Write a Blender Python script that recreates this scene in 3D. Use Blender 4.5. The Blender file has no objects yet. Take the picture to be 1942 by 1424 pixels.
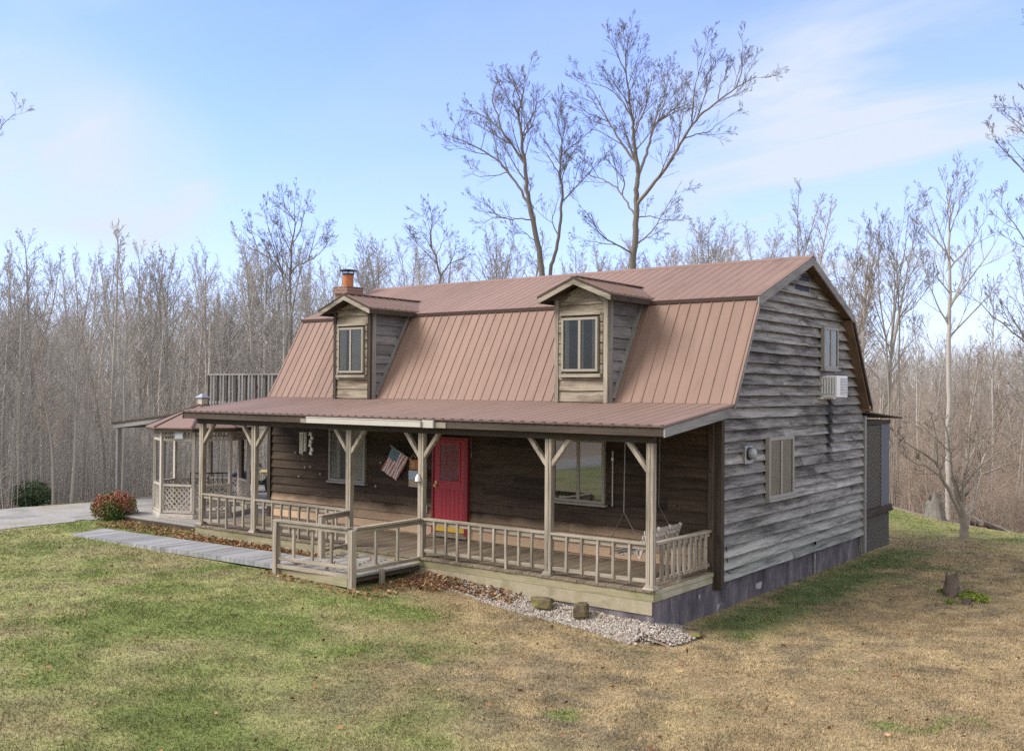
import bpy, bmesh, math, random
import numpy as np
from mathutils import Vector, Matrix

sc = bpy.context.scene
COL = sc.collection
R = random.Random(7)
NR = np.random.default_rng(11)

# ------------------------------------------------------------------ camera
CAM = Vector((7.919, -16.363, 3.206))
YAW, PITCH, ROLL, F = 0.65059, 0.01338, 0.00723, 1904.3
fwd = Vector((-math.sin(YAW)*math.cos(PITCH), math.cos(YAW)*math.cos(PITCH), math.sin(PITCH)))
rgt0 = Vector((math.cos(YAW), math.sin(YAW), 0)); up0 = rgt0.cross(fwd)
rgt = math.cos(ROLL)*rgt0 + math.sin(ROLL)*up0
upv = -math.sin(ROLL)*rgt0 + math.cos(ROLL)*up0
cd = bpy.data.cameras.new('camera'); cam = bpy.data.objects.new('camera', cd); COL.objects.link(cam)
cd.sensor_width = 36; cd.lens = F/1942*36; cd.clip_start = .1; cd.clip_end = 3000
mw = Matrix((rgt, upv, -fwd)).transposed().to_4x4(); mw.translation = CAM
cam.matrix_world = mw
sc.camera = cam

def at(u, v, d):
    """a point of the place at forward distance d, from where it is seen in the survey photograph"""
    return CAM + d*(fwd + rgt*((u-971)/F) - upv*((v-712)/F))

# ------------------------------------------------------------------ light, sky, exposure
SUN_AZ, SUN_EL = math.radians(226), math.radians(38)
SUN_STRENGTH, SKY_STRENGTH, EXPOSURE = 1.7, 0.115, 1.68
world = bpy.data.worlds.new('World'); sc.world = world; world.use_nodes = True
nt = world.node_tree; nt.nodes.clear()
wo = nt.nodes.new('ShaderNodeOutputWorld'); bg = nt.nodes.new('ShaderNodeBackground'); bg.inputs[1].default_value = SKY_STRENGTH
sky = nt.nodes.new('ShaderNodeTexSky'); sky.sky_type = 'NISHITA'; sky.sun_disc = False
sky.sun_elevation = SUN_EL; sky.sun_rotation = SUN_AZ; sky.air_density = 1.0; sky.dust_density = 0.25; sky.ozone_density = 2.6
tc = nt.nodes.new('ShaderNodeTexCoord'); sep = nt.nodes.new('ShaderNodeSeparateXYZ'); nt.links.new(tc.outputs['Generated'], sep.inputs[0])
def wm(op, a, b=None):
    n = nt.nodes.new('ShaderNodeMath'); n.operation = op
    for i, v in enumerate((a, b)):
        if v is None: continue
        if isinstance(v, (int, float)): n.inputs[i].default_value = v
        else: nt.links.new(v, n.inputs[i])
    return n.outputs[0]
zz = wm('ADD', wm('MAXIMUM', sep.outputs[2], 0.0), 0.16)
cx, cy = wm('DIVIDE', sep.outputs[0], zz), wm('DIVIDE', sep.outputs[1], zz)
cmb = nt.nodes.new('ShaderNodeCombineXYZ'); nt.links.new(cx, cmb.inputs[0]); nt.links.new(cy, cmb.inputs[1])
mp = nt.nodes.new('ShaderNodeMapping'); mp.inputs['Rotation'].default_value = (0, 0, math.radians(-20)); mp.inputs['Scale'].default_value = (.42, 1.0, 1); mp.inputs['Location'].default_value = (0.35, 2.2, 0)
nt.links.new(cmb.outputs[0], mp.inputs[0])
nz = nt.nodes.new('ShaderNodeTexNoise'); nz.inputs['Scale'].default_value = 1.5; nz.inputs['Detail'].default_value = 9; nz.inputs['Roughness'].default_value = .58; nz.inputs['Distortion'].default_value = .9
nt.links.new(mp.outputs[0], nz.inputs[0])
cr = nt.nodes.new('ShaderNodeValToRGB'); cr.color_ramp.elements[0].position = .40; cr.color_ramp.elements[1].position = .72
cr.color_ramp.elements[0].color = (0, 0, 0, 1); cr.color_ramp.elements[1].color = (.85, .85, .85, 1)
nt.links.new(nz.outputs[0], cr.inputs[0])
# thin veil everywhere, thicker to the horizon
veil = wm('MULTIPLY', wm('POWER', wm('SUBTRACT', 1.0, wm('MAXIMUM', sep.outputs[2], 0.0)), 4.0), .62)
def blob(u, v, w0, w1, k):
    # a bank of cirrus in one quarter of the sky
    dv = (at(u, v, 1)-CAM).normalized(); n = nt.nodes.new('ShaderNodeVectorMath'); n.operation = 'DOT_PRODUCT'; nt.links.new(tc.outputs['Generated'], n.inputs[0]); n.inputs[1].default_value = dv
    r = nt.nodes.new('ShaderNodeMapRange'); r.interpolation_type = 'SMOOTHSTEP'; nt.links.new(n.outputs['Value'], r.inputs[0]); r.inputs[1].default_value = math.cos(math.radians(w1)); r.inputs[2].default_value = math.cos(math.radians(w0)); r.inputs[4].default_value = k
    return r.outputs[0]
bank = wm('ADD', wm('ADD', blob(1760, 190, 1, 11, 1.0), blob(1480, 320, 1, 10, .8)), wm('ADD', blob(60, 270, 0, 6, 1.0), wm('ADD', blob(260, 330, 0, 5, 1.1), blob(150, 10, 0, 7, .4))))
fac = wm('MINIMUM', wm('ADD', wm('ADD', wm('MULTIPLY', cr.outputs[0], wm('ADD', wm('MULTIPLY', bank, 1.1), .22)), veil), wm('ADD', wm('MULTIPLY', bank, .13), wm('ADD', blob(60, 250, 0, 7, .22), wm('MULTIPLY', blob(250, 320, 0, 6, .55), nz.outputs[0])))), .96)
mx = nt.nodes.new('ShaderNodeMixRGB'); nt.links.new(fac, mx.inputs[0]); tint = nt.nodes.new('ShaderNodeMixRGB'); tint.blend_type = 'MULTIPLY'; tint.inputs[0].default_value = 1; tint.inputs[2].default_value = (.60, .63, .96, 1); nt.links.new(sky.outputs[0], tint.inputs[1]); nt.links.new(tint.outputs[0], mx.inputs[1])
mx.inputs[2].default_value = (2.1, 2.3, 2.62, 1)
# added bright cloud, unseen overhead and behind the viewer, as neutral fill light
def bank_dir(v, c0, c1, k):
    n = nt.nodes.new('ShaderNodeVectorMath'); n.operation = 'DOT_PRODUCT'; nt.links.new(tc.outputs['Generated'], n.inputs[0]); n.inputs[1].default_value = v.normalized()
    r = nt.nodes.new('ShaderNodeMapRange'); r.interpolation_type = 'SMOOTHSTEP'; nt.links.new(n.outputs['Value'], r.inputs[0]); r.inputs[1].default_value = c0; r.inputs[2].default_value = c1; r.inputs[4].default_value = k; return r.outputs[0]
over = bank_dir(Vector((-fwd.x*.75, -fwd.y*.75, .75)), .05, .62, .92)
mx2 = nt.nodes.new('ShaderNodeMixRGB'); nt.links.new(over, mx2.inputs[0]); nt.links.new(mx.outputs[0], mx2.inputs[1]); mx2.inputs[2].default_value = (3.8, 3.7, 3.5, 1); mx = mx2
nt.links.new(mx.outputs[0], bg.inputs[0]); nt.links.new(bg.outputs[0], wo.inputs[0])

sd = bpy.data.lights.new('sun', 'SUN'); sd.energy = SUN_STRENGTH; sd.angle = math.radians(28); sd.color = (1, .93, .83)
so = bpy.data.objects.new('sun', sd); COL.objects.link(so)
sdir = Vector((math.sin(SUN_AZ)*math.cos(SUN_EL), math.cos(SUN_AZ)*math.cos(SUN_EL), math.sin(SUN_EL)))
so.rotation_euler = (-sdir).to_track_quat('-Z', 'Y').to_euler(); so.location = (0, 0, 40)
vs = sc.view_settings; vs.view_transform = 'Standard'; vs.look = 'None'; vs.exposure = EXPOSURE; vs.gamma = 1; vs.use_curve_mapping = False
sc.render.engine = 'CYCLES'; sc.cycles.max_bounces = 6; sc.cycles.transparent_max_bounces = 12; sc.cycles.use_denoising = False; sc.cycles.sample_clamp_indirect = 1.5; sc.cycles.blur_glossy = 1.0; sc.cycles.caustics_reflective = False; sc.cycles.caustics_refractive = False

# ------------------------------------------------------------------ materials
MATS = {}
class NT:
    def __init__(s, name, rough=.8, spec=.3):
        m = bpy.data.materials.new(name); m.use_nodes = True; s.m = m; s.t = m.node_tree
        s.b = next(n for n in s.t.nodes if n.type == 'BSDF_PRINCIPLED')
        s.b.inputs['Roughness'].default_value = rough; s.b.inputs['Specular IOR Level'].default_value = spec
        s.geo = s.t.nodes.new('ShaderNodeNewGeometry')
        MATS[name] = m
    def set(s, sock, v):
        if isinstance(v, bpy.types.NodeSocket): s.t.links.new(v, sock)
        elif isinstance(v, (tuple, list)) and len(v) == 3 and sock.type == 'RGBA': sock.default_value = (*v, 1)
        else: sock.default_value = v
    def pos(s, scale=(1, 1, 1), loc=(0, 0, 0), rot=(0, 0, 0), src=None):
        n = s.t.nodes.new('ShaderNodeMapping'); n.inputs['Scale'].default_value = scale; n.inputs['Location'].default_value = loc; n.inputs['Rotation'].default_value = rot
        s.t.links.new(src or s.geo.outputs['Position'], n.inputs[0]); return n.outputs[0]
    def noise(s, vec, scale=1, detail=4, rough=.55, dist=0):
        n = s.t.nodes.new('ShaderNodeTexNoise'); s.t.links.new(vec, n.inputs[0])
        n.inputs['Scale'].default_value = scale; n.inputs['Detail'].default_value = detail; n.inputs['Roughness'].default_value = rough; n.inputs['Distortion'].default_value = dist
        return n.outputs[0]
    def ramp(s, fac, stops):
        n = s.t.nodes.new('ShaderNodeValToRGB'); e = n.color_ramp.elements
        while len(e) < len(stops): e.new(.5)
        for q, (p, c) in zip(e, stops):
            q.position = p; q.color = (c, c, c, 1) if isinstance(c, (int, float)) else (*c, 1)
        s.t.links.new(fac, n.inputs[0]); return n.outputs[0]
    def mix(s, fac, a, b, mode='MIX'):
        n = s.t.nodes.new('ShaderNodeMixRGB'); n.blend_type = mode
        s.set(n.inputs[0], fac); s.set(n.inputs[1], a); s.set(n.inputs[2], b); return n.outputs[0]
    def math(s, op, a, b=0.0, c=None):
        n = s.t.nodes.new('ShaderNodeMath'); n.operation = op; s.set(n.inputs[0], a); s.set(n.inputs[1], b)
        if c is not None: s.set(n.inputs[2], c)
        return n.outputs[0]
    def val(s, col, v):
        n = s.t.nodes.new('ShaderNodeHueSaturation'); s.set(n.inputs['Color'], col); s.set(n.inputs['Value'], v); return n.outputs[0]
    def xyz(s):
        n = s.t.nodes.new('ShaderNodeSeparateXYZ'); s.t.links.new(s.geo.outputs['Position'], n.inputs[0]); return n.outputs
    def isl(s, lo, hi):
        n = s.t.nodes.new('ShaderNodeMapRange'); s.t.links.new(s.geo.outputs['Random Per Island'], n.inputs[0]); n.inputs[3].default_value = lo; n.inputs[4].default_value = hi; return n.outputs[0]
    def base(s, c): s.set(s.b.inputs['Base Color'], c)
    def bump(s, h, strength=.4, dist=.02):
        n = s.t.nodes.new('ShaderNodeBump'); n.inputs['Strength'].default_value = strength; n.inputs['Distance'].default_value = dist
        s.set(n.inputs['Height'], h); s.t.links.new(n.outputs[0], s.b.inputs['Normal'])

def plain(name, c, rough=.7, spec=.3, metal=0, var=.12, scale=6):
    k = NT(name, rough, spec); n = k.noise(k.pos(), scale, 5)
    k.base(k.mix(n, tuple(x*(1-var) for x in c), tuple(min(1, x*(1+var)) for x in c))); k.b.inputs['Metallic'].default_value = metal
    return k.m

def wood(name, light, mid, dark, axis, blotch=.5, bscale=1.3, isl=(.85, 1.15), rough=.85, extra=None, bump=.5):
    k = NT(name, rough, .2)
    off = k.t.nodes.new('ShaderNodeVectorMath'); off.operation = 'MULTIPLY_ADD'; k.t.links.new(k.geo.outputs['Random Per Island'], off.inputs[0]); off.inputs[1].default_value = (31, 17, 53); k.t.links.new(k.geo.outputs['Position'], off.inputs[2]); IP = off.outputs[0]
    hi, lo = 40.0, 1.3
    sc_ = {'x': (lo, hi, hi), 'y': (hi, lo, hi), 'z': (hi, hi, lo)}[axis]
    g = k.noise(k.pos(sc_, src=IP), 1.4, 7, .65, .6)
    c = k.mix(k.ramp(g, [(.36, 0), (.62, 1)]), mid, light)
    b = k.noise(k.pos(tuple(.45*s/lo if s == lo else 3.0 for s in sc_), (3, 1, 2), src=IP), bscale, 6, .62, .4)
    bf = k.ramp(b, [(.44, 0), (.66, blotch)])
    c = k.mix(bf, c, dark)
    knots = k.noise(k.pos(), 9, 2, .4)
    c = k.mix(k.ramp(knots, [(.70, 0), (.76, .7)]), c, dark)
    k.ip = IP
    if extra: c = extra(k, c, g)
    c = k.val(c, k.isl(*isl))
    k.base(c); k.bump(g, bump, .012)
    return k.m

def gable_extra(k, c, g):
    p = k.xyz()
    # brown-black run-off stain below the air conditioner
    d = k.math('ABSOLUTE', k.math('SUBTRACT', k.math('ADD', p[1], k.math('MULTIPLY', k.noise(k.pos((1, 1, 6)), 2.5, 4), .25)), 5.62))
    m = k.math('MULTIPLY', k.ramp(d, [(.10, 1), (.22, 0)]), k.ramp(k.math('MULTIPLY', p[2], .25), [(.36, 0), (.5, 1), (.75, 1), (.765, 0)]))
    c = k.mix(m, c, (.018, .015, .013))
    # bleached pale patches and a greener cast low on the wall
    n = k.noise(k.pos((1, .5, 1.2), (7, 2, 5), src=k.ip), .9, 5, .6, .3)
    c = k.mix(k.ramp(n, [(.50, 0), (.72, .55)]), c, (.50, .485, .465))
    lowm = k.ramp(p[2], [(.0, .35), (.9, 0)])
    c = k.mix(lowm, c, (.42, .45, .40))
    # black mildew blotches
    mm = k.noise(k.pos((1, .38, 5.5), (1, 5, 9), src=k.ip), 2.1, 9, .74, .1)
    return k.mix(k.ramp(mm, [(.47, 0), (.66, .78)]), c, (.022, .021, .022))
wood('gable_siding', (.36, .345, .33), (.195, .182, .172), (.032, .028, .025), 'y', .75, 1.5, (.75, 1.2), extra=gable_extra)

def front_extra(k, c, g):
    p = k.xyz()
    # paler tan towards the lowest boards
    n = k.noise(k.pos((.7, 1, 2)), 1.2, 5, .6)
    h = k.math('ADD', p[2], k.math('MULTIPLY', n, -.5))
    c = k.mix(k.ramp(h, [(.12, .85), (.38, 0)]), c, (.42, .30, .20))
    return c
wood('front_siding', (.082, .057, .039), (.045, .031, .022), (.015, .011, .009), 'x', .7, 1.2, (.75, 1.3), extra=front_extra)
wood('dormer_front', (.315, .275, .215), (.185, .155, .118), (.07, .045, .028), 'x', .85, 2.2, (.85, 1.1))
wood('dormer_side', (.24, .235, .25), (.13, .125, .135), (.04, .037, .037), 'y', .6, 1.5, (.8, 1.2))
for a in 'xyz':
    wood('rail_wood_'+a, (.37, .325, .265), (.215, .186, .148), (.085, .073, .058), a, .75, 1.3, (.88, 1.1))
    wood('dark_trim_'+a, (.078, .06, .047), (.046, .035, .029), (.02, .016, .013), a, .5, 1.3)
    wood('grey_trim_'+a, (.27, .265, .26), (.19, .185, .18), (.08, .075, .07), a, .5, 1.3)
    wood('gazebo_wood_'+a, (.47, .43, .385), (.36, .32, .285), (.18, .16, .14), a, .4, 1.3)
    wood('ramp_wood_'+a, (.33, .32, .30), (.22, .21, .195), (.10, .095, .085), a, .5, 1.2, (.85, 1.15))
    wood('soffit_wood_'+a, (.20, .13, .085), (.12, .078, .05), (.05, .035, .025), a, .5)
wood('deck_boards', (.23, .185, .135), (.15, .12, .09), (.075, .06, .045), 'y', .5, 1.0, (.8, 1.15))
def mossy(k, c, g):
    n = k.noise(k.pos((1, 1, 1.5), (4, 1, 1)), 1.7, 6, .6)
    return k.mix(k.ramp(n, [(.48, 0), (.66, .55)]), c, (.16, .17, .075))
wood('mossy_board', (.44, .41, .31), (.31, .29, .21), (.16, .15, .10), 'y', .4, extra=mossy)
wood('deck_rim', (.30, .27, .18), (.22, .195, .12), (.11, .095, .05), 'x', .5, extra=mossy)

def skirting():
    k = NT('pale_skirting', .9, .2)
    n = k.noise(k.pos((1, 1, 1.6)), 2.2, 7, .65); c = k.ramp(n, [(.3, (.20, .175, .115)), (.5, (.31, .275, .20)), (.7, (.24, .21, .13))])
    s = k.noise(k.pos((3, 3, .5), (2, 2, 2)), 2.0, 5, .6); c = k.mix(k.ramp(s, [(.5, 0), (.7, .6)]), c, (.22, .19, .10))
    k.base(c); k.bump(k.noise(k.pos(), 30, 6), .3, .01)
skirting()
def foundation():
    k = NT('foundation_paint', .9, .2)
    n = k.noise(k.pos((1, 1, .5)), 2.6, 7, .65); c = k.ramp(n, [(.3, (.05, .044, .05)), (.52, (.115, .10, .112)), (.7, (.20, .18, .19))])
    w = k.noise(k.pos((5, 5, .8), (1, 9, 2)), 2.0, 6, .6); c = k.mix(k.ramp(w, [(.60, 0), (.72, .6)]), c, (.30, .28, .29))
    s = k.noise(k.pos((1, 1.1, 1.3), (3, 8.3, 1)), 1.25, 3, .5); c = k.mix(k.ramp(s, [(.66, 0), (.68, .8)]), c, (.42, .41, .39))
    br = k.t.nodes.new('ShaderNodeTexBrick'); k.t.links.new(k.pos((1, 1, 1), rot=(math.pi/2, 0, math.pi/2)), br.inputs[0]); br.inputs['Scale'].default_value = 1
    br.inputs['Brick Width'].default_value = .42; br.inputs['Row Height'].default_value = .2; br.inputs['Mortar Size'].default_value = .012
    k.base(c); k.bump(k.mix(.5, br.outputs['Fac'], k.noise(k.pos(), 14, 6)), .6, .02)
foundation()

def metal_roof(name, a, b):
    k = NT(name, .62, .10)
    n = k.noise(k.pos((.8, .35, .35)), 1.1, 6, .6); c = k.mix(n, a, b)
    st = k.noise(k.pos((7, .5, .5), (4, 0, 0)), 1.2, 5, .6); c = k.mix(k.ramp(st, [(.5, 0), (.8, .35)]), c, tuple(x*.72 for x in a))
    fl = k.noise(k.pos(), 55, 2, .5); c = k.mix(k.ramp(fl, [(.66, 0), (.75, .25)]), c, (.2, .15, .12))
    px = k.math('FLOOR', k.math('DIVIDE', k.xyz()[0], .9144)); wn = k.t.nodes.new('ShaderNodeTexWhiteNoise'); wn.noise_dimensions = '1D'; k.t.links.new(px, wn.inputs['W'])
    c = k.val(c, k.math('MULTIPLY_ADD', wn.outputs['Value'], .16, .92))
    gr = k.noise(k.pos((2.5, .6, .6), (9, 1, 1)), 1.6, 7, .7); c = k.mix(k.ramp(gr, [(.52, 0), (.72, .5)]), c, tuple(x*.62 for x in a))
    k.base(c); k.bump(k.noise(k.pos((2, .7, .7)), 2.2, 4), .25, .03)
metal_roof('metal_roof', (.20, .133, .108), (.248, .167, .138))
metal_roof('metal_porch_roof', (.185, .127, .108), (.228, .157, .134))
plain('roof_edge', (.085, .055, .048), .6)
plain('seam_shadow_strip', (.12, .07, .06), .6)
plain('window_frame', (.26, .235, .195), .6, var=.08)
plain('window_frame_grey', (.27, .255, .235), .6, var=.08)
plain('red_paint', (.36, .032, .042), .5, .4, var=.15, scale=4)
plain('red_shade_reflection', (.22, .018, .022), .5, .4)  # darker door red: carries the frame's shade and the glass's reflection
plain('yellow_paint', (.55, .36, .05), .6)
plain('brass', (.55, .40, .18), .35, .5, .8)
plain('black_metal', (.02, .02, .022), .45, .5)
plain('black_rubber', (.018, .018, .019), .8, .2)
plain('grey_metal', (.35, .36, .37), .4, .5, .7)
plain('white_plastic', (.72, .72, .74), .5, .4, var=.05)
plain('grille_grey', (.33, .34, .36), .6)
plain('pale_gutter', (.40, .375, .335), .6, var=.15, scale=3)
plain('terracotta', (.36, .13, .055), .8, var=.35, scale=9)
plain('chain_steel', (.14, .13, .12), .5, .5, .6)
plain('pale_stone', (.5, .47, .4), .9)
plain('yellow_plastic', (.75, .62, .28), .5)
plain('dark_blue', (.03, .035, .06), .7)
plain('mower_green', (.03, .06, .045), .5)
plain('screen_blue', (.12, .13, .155), .8)
plain('screen_dark', (.035, .035, .037), .9)
plain('screen_lattice', (.19, .18, .17), .9, var=.4, scale=12)
plain('curtain', (.30, .27, .24), .9, var=.3, scale=3)
plain('curtain_dark', (.05, .055, .06), .9)
plain('blind', (.42, .40, .37), .9)
plain('flag_red', (.45, .20, .20), .9); plain('flag_white', (.72, .68, .68), .9); plain('flag_blue', (.16, .24, .30), .9)
plain('chime_tube', (.62, .60, .55), .5, .5)
plain('sign_orange', (.50, .16, .05), .8); plain('sign_blue', (.45, .52, .60), .8); plain('sign_tan', (.45, .36, .24), .8)
plain('glass_bulb', (.26, .29, .31), .1, .6)

def glass(name, ior=1.9, tint=(.9, .95, .95)):
    m = bpy.data.materials.new(name); m.use_nodes = True; t = m.node_tree; t.nodes.clear()
    o = t.nodes.new('ShaderNodeOutputMaterial'); g = t.nodes.new('ShaderNodeBsdfGlossy'); g.inputs['Roughness'].default_value = .03
    tr = t.nodes.new('ShaderNodeBsdfTransparent'); tr.inputs[0].default_value = (*tint, 1)
    fr = t.nodes.new('ShaderNodeFresnel'); fr.inputs[0].default_value = ior; mxx = t.nodes.new('ShaderNodeMixShader')
    t.links.new(fr.outputs[0], mxx.inputs[0]); t.links.new(tr.outputs[0], mxx.inputs[1]); t.links.new(g.outputs[0], mxx.inputs[2]); t.links.new(mxx.outputs[0], o.inputs[0])
    MATS[name] = m
glass('window_glass', 1.5); glass('strong_glass', 3.2)

def brickmat():
    k = NT('chimney_brick', .9, .2); br = k.t.nodes.new('ShaderNodeTexBrick'); k.t.links.new(k.pos(rot=(math.pi/2, 0, 0)), br.inputs[0])
    br.inputs['Scale'].default_value = 1; br.inputs['Brick Width'].default_value = .21; br.inputs['Row Height'].default_value = .075; br.inputs['Mortar Size'].default_value = .008
    br.inputs['Color1'].default_value = (.22, .11, .08, 1); br.inputs['Color2'].default_value = (.14, .08, .06, 1); br.inputs['Mortar'].default_value = (.25, .23, .2, 1)
    k.base(br.outputs[0])
brickmat()

def bark(name, a, b, isl=None):
    k = NT(name, .9, .15); n = k.noise(k.pos((6, 6, 1.2)), 2.2, 6, .65); oi = k.t.nodes.new('ShaderNodeObjectInfo')
    c = k.mix(n, a, b); mr = k.t.nodes.new('ShaderNodeMapRange'); k.t.links.new(oi.outputs['Random'], mr.inputs[0]); mr.inputs[3].default_value = .72; mr.inputs[4].default_value = 1.2
    c = k.val(c, mr.outputs[0])
    k.base(c); return k.m
bark('bark_dark', (.115, .10, .088), (.23, .205, .18))
bark('twig_dark', (.13, .108, .085), (.18, .152, .122))
bark('bark_grey', (.27, .25, .225), (.39, .365, .335))
bark('twig_grey', (.285, .265, .245), (.365, .34, .315))
bark('bark_pale', (.34, .315, .285), (.48, .45, .41))
bark('twig_tan', (.26, .21, .172), (.35, .285, .235))
bark('brush_stem', (.28, .265, .245), (.39, .37, .345))
bark('bark_yard', (.16, .14, .12), (.30, .265, .225)); bark('twig_yard', (.19, .155, .13), (.27, .22, .18))
bark('rotten_wood', (.055, .045, .04), (.15, .12, .10))
bark('dead_wood_pale', (.11, .10, .09), (.27, .25, .225))

def vcol(name, rough=.95, fine=None, bump=0, isl=None):
    k = NT(name, rough, .12); a = k.t.nodes.new('ShaderNodeVertexColor'); a.layer_name = 'Col'; c = a.outputs[0]
    if fine:
        n = k.noise(k.pos(), fine, 6, .7); c = k.mix(1, c, k.ramp(n, [(.25, .55), (.75, 1.4)]), 'MULTIPLY')
    if isl: c = k.val(c, k.isl(*isl))
    k.base(c)
    if bump: k.bump(k.noise(k.pos(), fine or 20, 6, .7), bump, .03)
    return k.m
vcol('lawn_soil', fine=16, bump=.8); vcol('grass_blade', isl=(.75, 1.25))
vcol('gravel_stone', .9, isl=(.7, 1.2)); vcol('leaf', .9, isl=(.6, 1.3)); vcol('shrub_leaf', .7, isl=(.65, 1.35))
def drivemat():
    k = NT('gravel_drive', .95, .15); n = k.noise(k.pos(), .55, 6, .6, .4); c = k.ramp(n, [(.35, (.21, .20, .19)), (.5, (.31, .305, .30)), (.66, (.26, .24, .20))])
    f = k.noise(k.pos(), 14, 5, .7); c = k.mix(1, c, k.ramp(f, [(.25, .65), (.75, 1.25)]), 'MULTIPLY'); k.base(c); k.bump(f, .5, .03)
drivemat()
def rockmat():
    k = NT('mossy_rock', .95, .15); n = k.noise(k.pos(), 3.5, 6, .65); c = k.ramp(n, [(.35, (.045, .038, .026)), (.5, (.12, .098, .064)), (.66, (.17, .15, .05))]); k.base(c); k.bump(k.noise(k.pos(), 9, 6), .6, .04)
rockmat()
M = MATS

# ------------------------------------------------------------------ mesh helpers
class MB:
    def __init__(s): s.v = []; s.f = []; s.m = []; s.cur = 0
    def q(s, pts):
        i = len(s.v); s.v += [tuple(p) for p in pts]; s.f.append(tuple(range(i, i+len(pts)))); s.m.append(s.cur); return s
    def hexa(s, p):
        i = len(s.v); s.v += [tuple(a) for a in p]
        for f in ((0, 3, 2, 1), (4, 5, 6, 7), (0, 1, 5, 4), (1, 2, 6, 5), (2, 3, 7, 6), (3, 0, 4, 7)):
            s.f.append(tuple(i+a for a in f)); s.m.append(s.cur)
        return s
    def box(s, x0, y0, z0, x1, y1, z1):
        return s.hexa([(x0, y0, z0), (x1, y0, z0), (x1, y1, z0), (x0, y1, z0), (x0, y0, z1), (x1, y0, z1), (x1, y1, z1), (x0, y1, z1)])
    def bar(s, a, b, w, h, up=(0, 0, 1)):
        a, b = Vector(a), Vector(b); d = (b-a).normalized(); u = Vector(up)
        if abs(d.dot(u)) > .97: u = Vector((0, 1, 0)) if abs(d.y) < .9 else Vector((1, 0, 0))
        sx = d.cross(u).normalized()*w/2; sy = sx.cross(d).normalized()*h/2
        return s.hexa([a-sx-sy, a+sx-sy, a+sx+sy, a-sx+sy, b-sx-sy, b+sx-sy, b+sx+sy, b-sx+sy])
    def prism(s, poly, axis, a, b):
        """poly: 2-D points (in the two other axes, in order), extruded along axis from a to b"""
        mk = {'x': lambda p, t: (t, p[0], p[1]), 'y': lambda p, t: (p[0], t, p[1]), 'z': lambda p, t: (p[0], p[1], t)}[axis]
        i = len(s.v); n = len(poly); s.v += [mk(p, a) for p in poly] + [mk(p, b) for p in poly]
        s.f.append(tuple(i+k for k in range(n))[::-1]); s.f.append(tuple(i+n+k for k in range(n))); s.m += [s.cur]*2
        for k in range(n): s.f.append((i+k, i+(k+1) % n, i+n+(k+1) % n, i+n+k)); s.m.append(s.cur)
        return s
    def tube(s, pts, rad, n=8, cap=True):
        pts = [Vector(p) for p in pts]; rad = rad if isinstance(rad, (list, tuple)) else [rad]*len(pts); i0 = len(s.v)
        for k, p in enumerate(pts):
            t = (pts[min(k+1, len(pts)-1)]-pts[max(k-1, 0)]).normalized(); ref = Vector((0, 0, 1)) if abs(t.z) < .9 else Vector((1, 0, 0))
            a = t.cross(ref).normalized(); b = t.cross(a)
            for j in range(n):
                w = 2*math.pi*j/n; s.v.append(tuple(p + rad[k]*(math.cos(w)*a + math.sin(w)*b)))
        for k in range(len(pts)-1):
            for j in range(n):
                a, b = i0+k*n+j, i0+k*n+(j+1) % n; s.f.append((a, b, b+n, a+n)); s.m.append(s.cur)
        if cap:
            s.f.append(tuple(i0+j for j in range(n))[::-1]); s.f.append(tuple(i0+(len(pts)-1)*n+j for j in range(n))); s.m += [s.cur]*2
        return s
    def cyl(s, c, r, z0, z1, n=16, r2=None):
        return s.tube([(c[0], c[1], z0), (c[0], c[1], z1)], [r, r if r2 is None else r2], n)
    def build(s, name, mats, parent=None, bevel=0, smooth=False, off=None, label=None):
        me = bpy.data.meshes.new(name)
        vv = s.v if off is None else [(a-off[0], b-off[1], c-off[2]) for a, b, c in s.v]
        me.from_pydata(vv, [], s.f)
        if not isinstance(mats, (list, tuple)): mats = [mats]
        for m in mats: me.materials.append(M[m] if isinstance(m, str) else m)
        if len(mats) > 1: me.polygons.foreach_set('material_index', s.m)
        if smooth: me.polygons.foreach_set('use_smooth', [True]*len(me.polygons))
        me.update()
        o = bpy.data.objects.new(name, me); COL.objects.link(o)
        if parent: o.parent = parent
        if bevel:
            b = o.modifiers.new('bevel', 'BEVEL'); b.width = bevel; b.segments = 1; b.limit_method = 'ANGLE'
        if label: o['label'] = label
        return o

def fastmesh(name, v, f, mat, parent=None, col=None, smooth=False):
    """v (n,3) floats, f (m,k) ints, all faces of k corners"""
    v = np.asarray(v, np.float32); f = np.asarray(f, np.int32); me = bpy.data.meshes.new(name); k = f.shape[1]
    me.vertices.add(len(v)); me.vertices.foreach_set('co', v.ravel()); me.loops.add(f.size); me.loops.foreach_set('vertex_index', f.ravel())
    me.polygons.add(len(f)); me.polygons.foreach_set('loop_start', np.arange(0, f.size, k, dtype=np.int32))
    try: me.polygons.foreach_set('loop_total', np.full(len(f), k, np.int32))
    except Exception: pass
    if smooth: me.polygons.foreach_set('use_smooth', np.ones(len(f), bool))
    me.update(calc_edges=True)
    if col is not None:
        a = me.color_attributes.new('Col', 'FLOAT_COLOR', 'POINT'); c = np.ones((len(v), 4), np.float32); c[:, :3] = col; a.data.foreach_set('color', c.ravel())
    me.materials.append(M[mat]); o = bpy.data.objects.new(name, me); COL.objects.link(o)
    if parent: o.parent = parent
    return o

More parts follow.
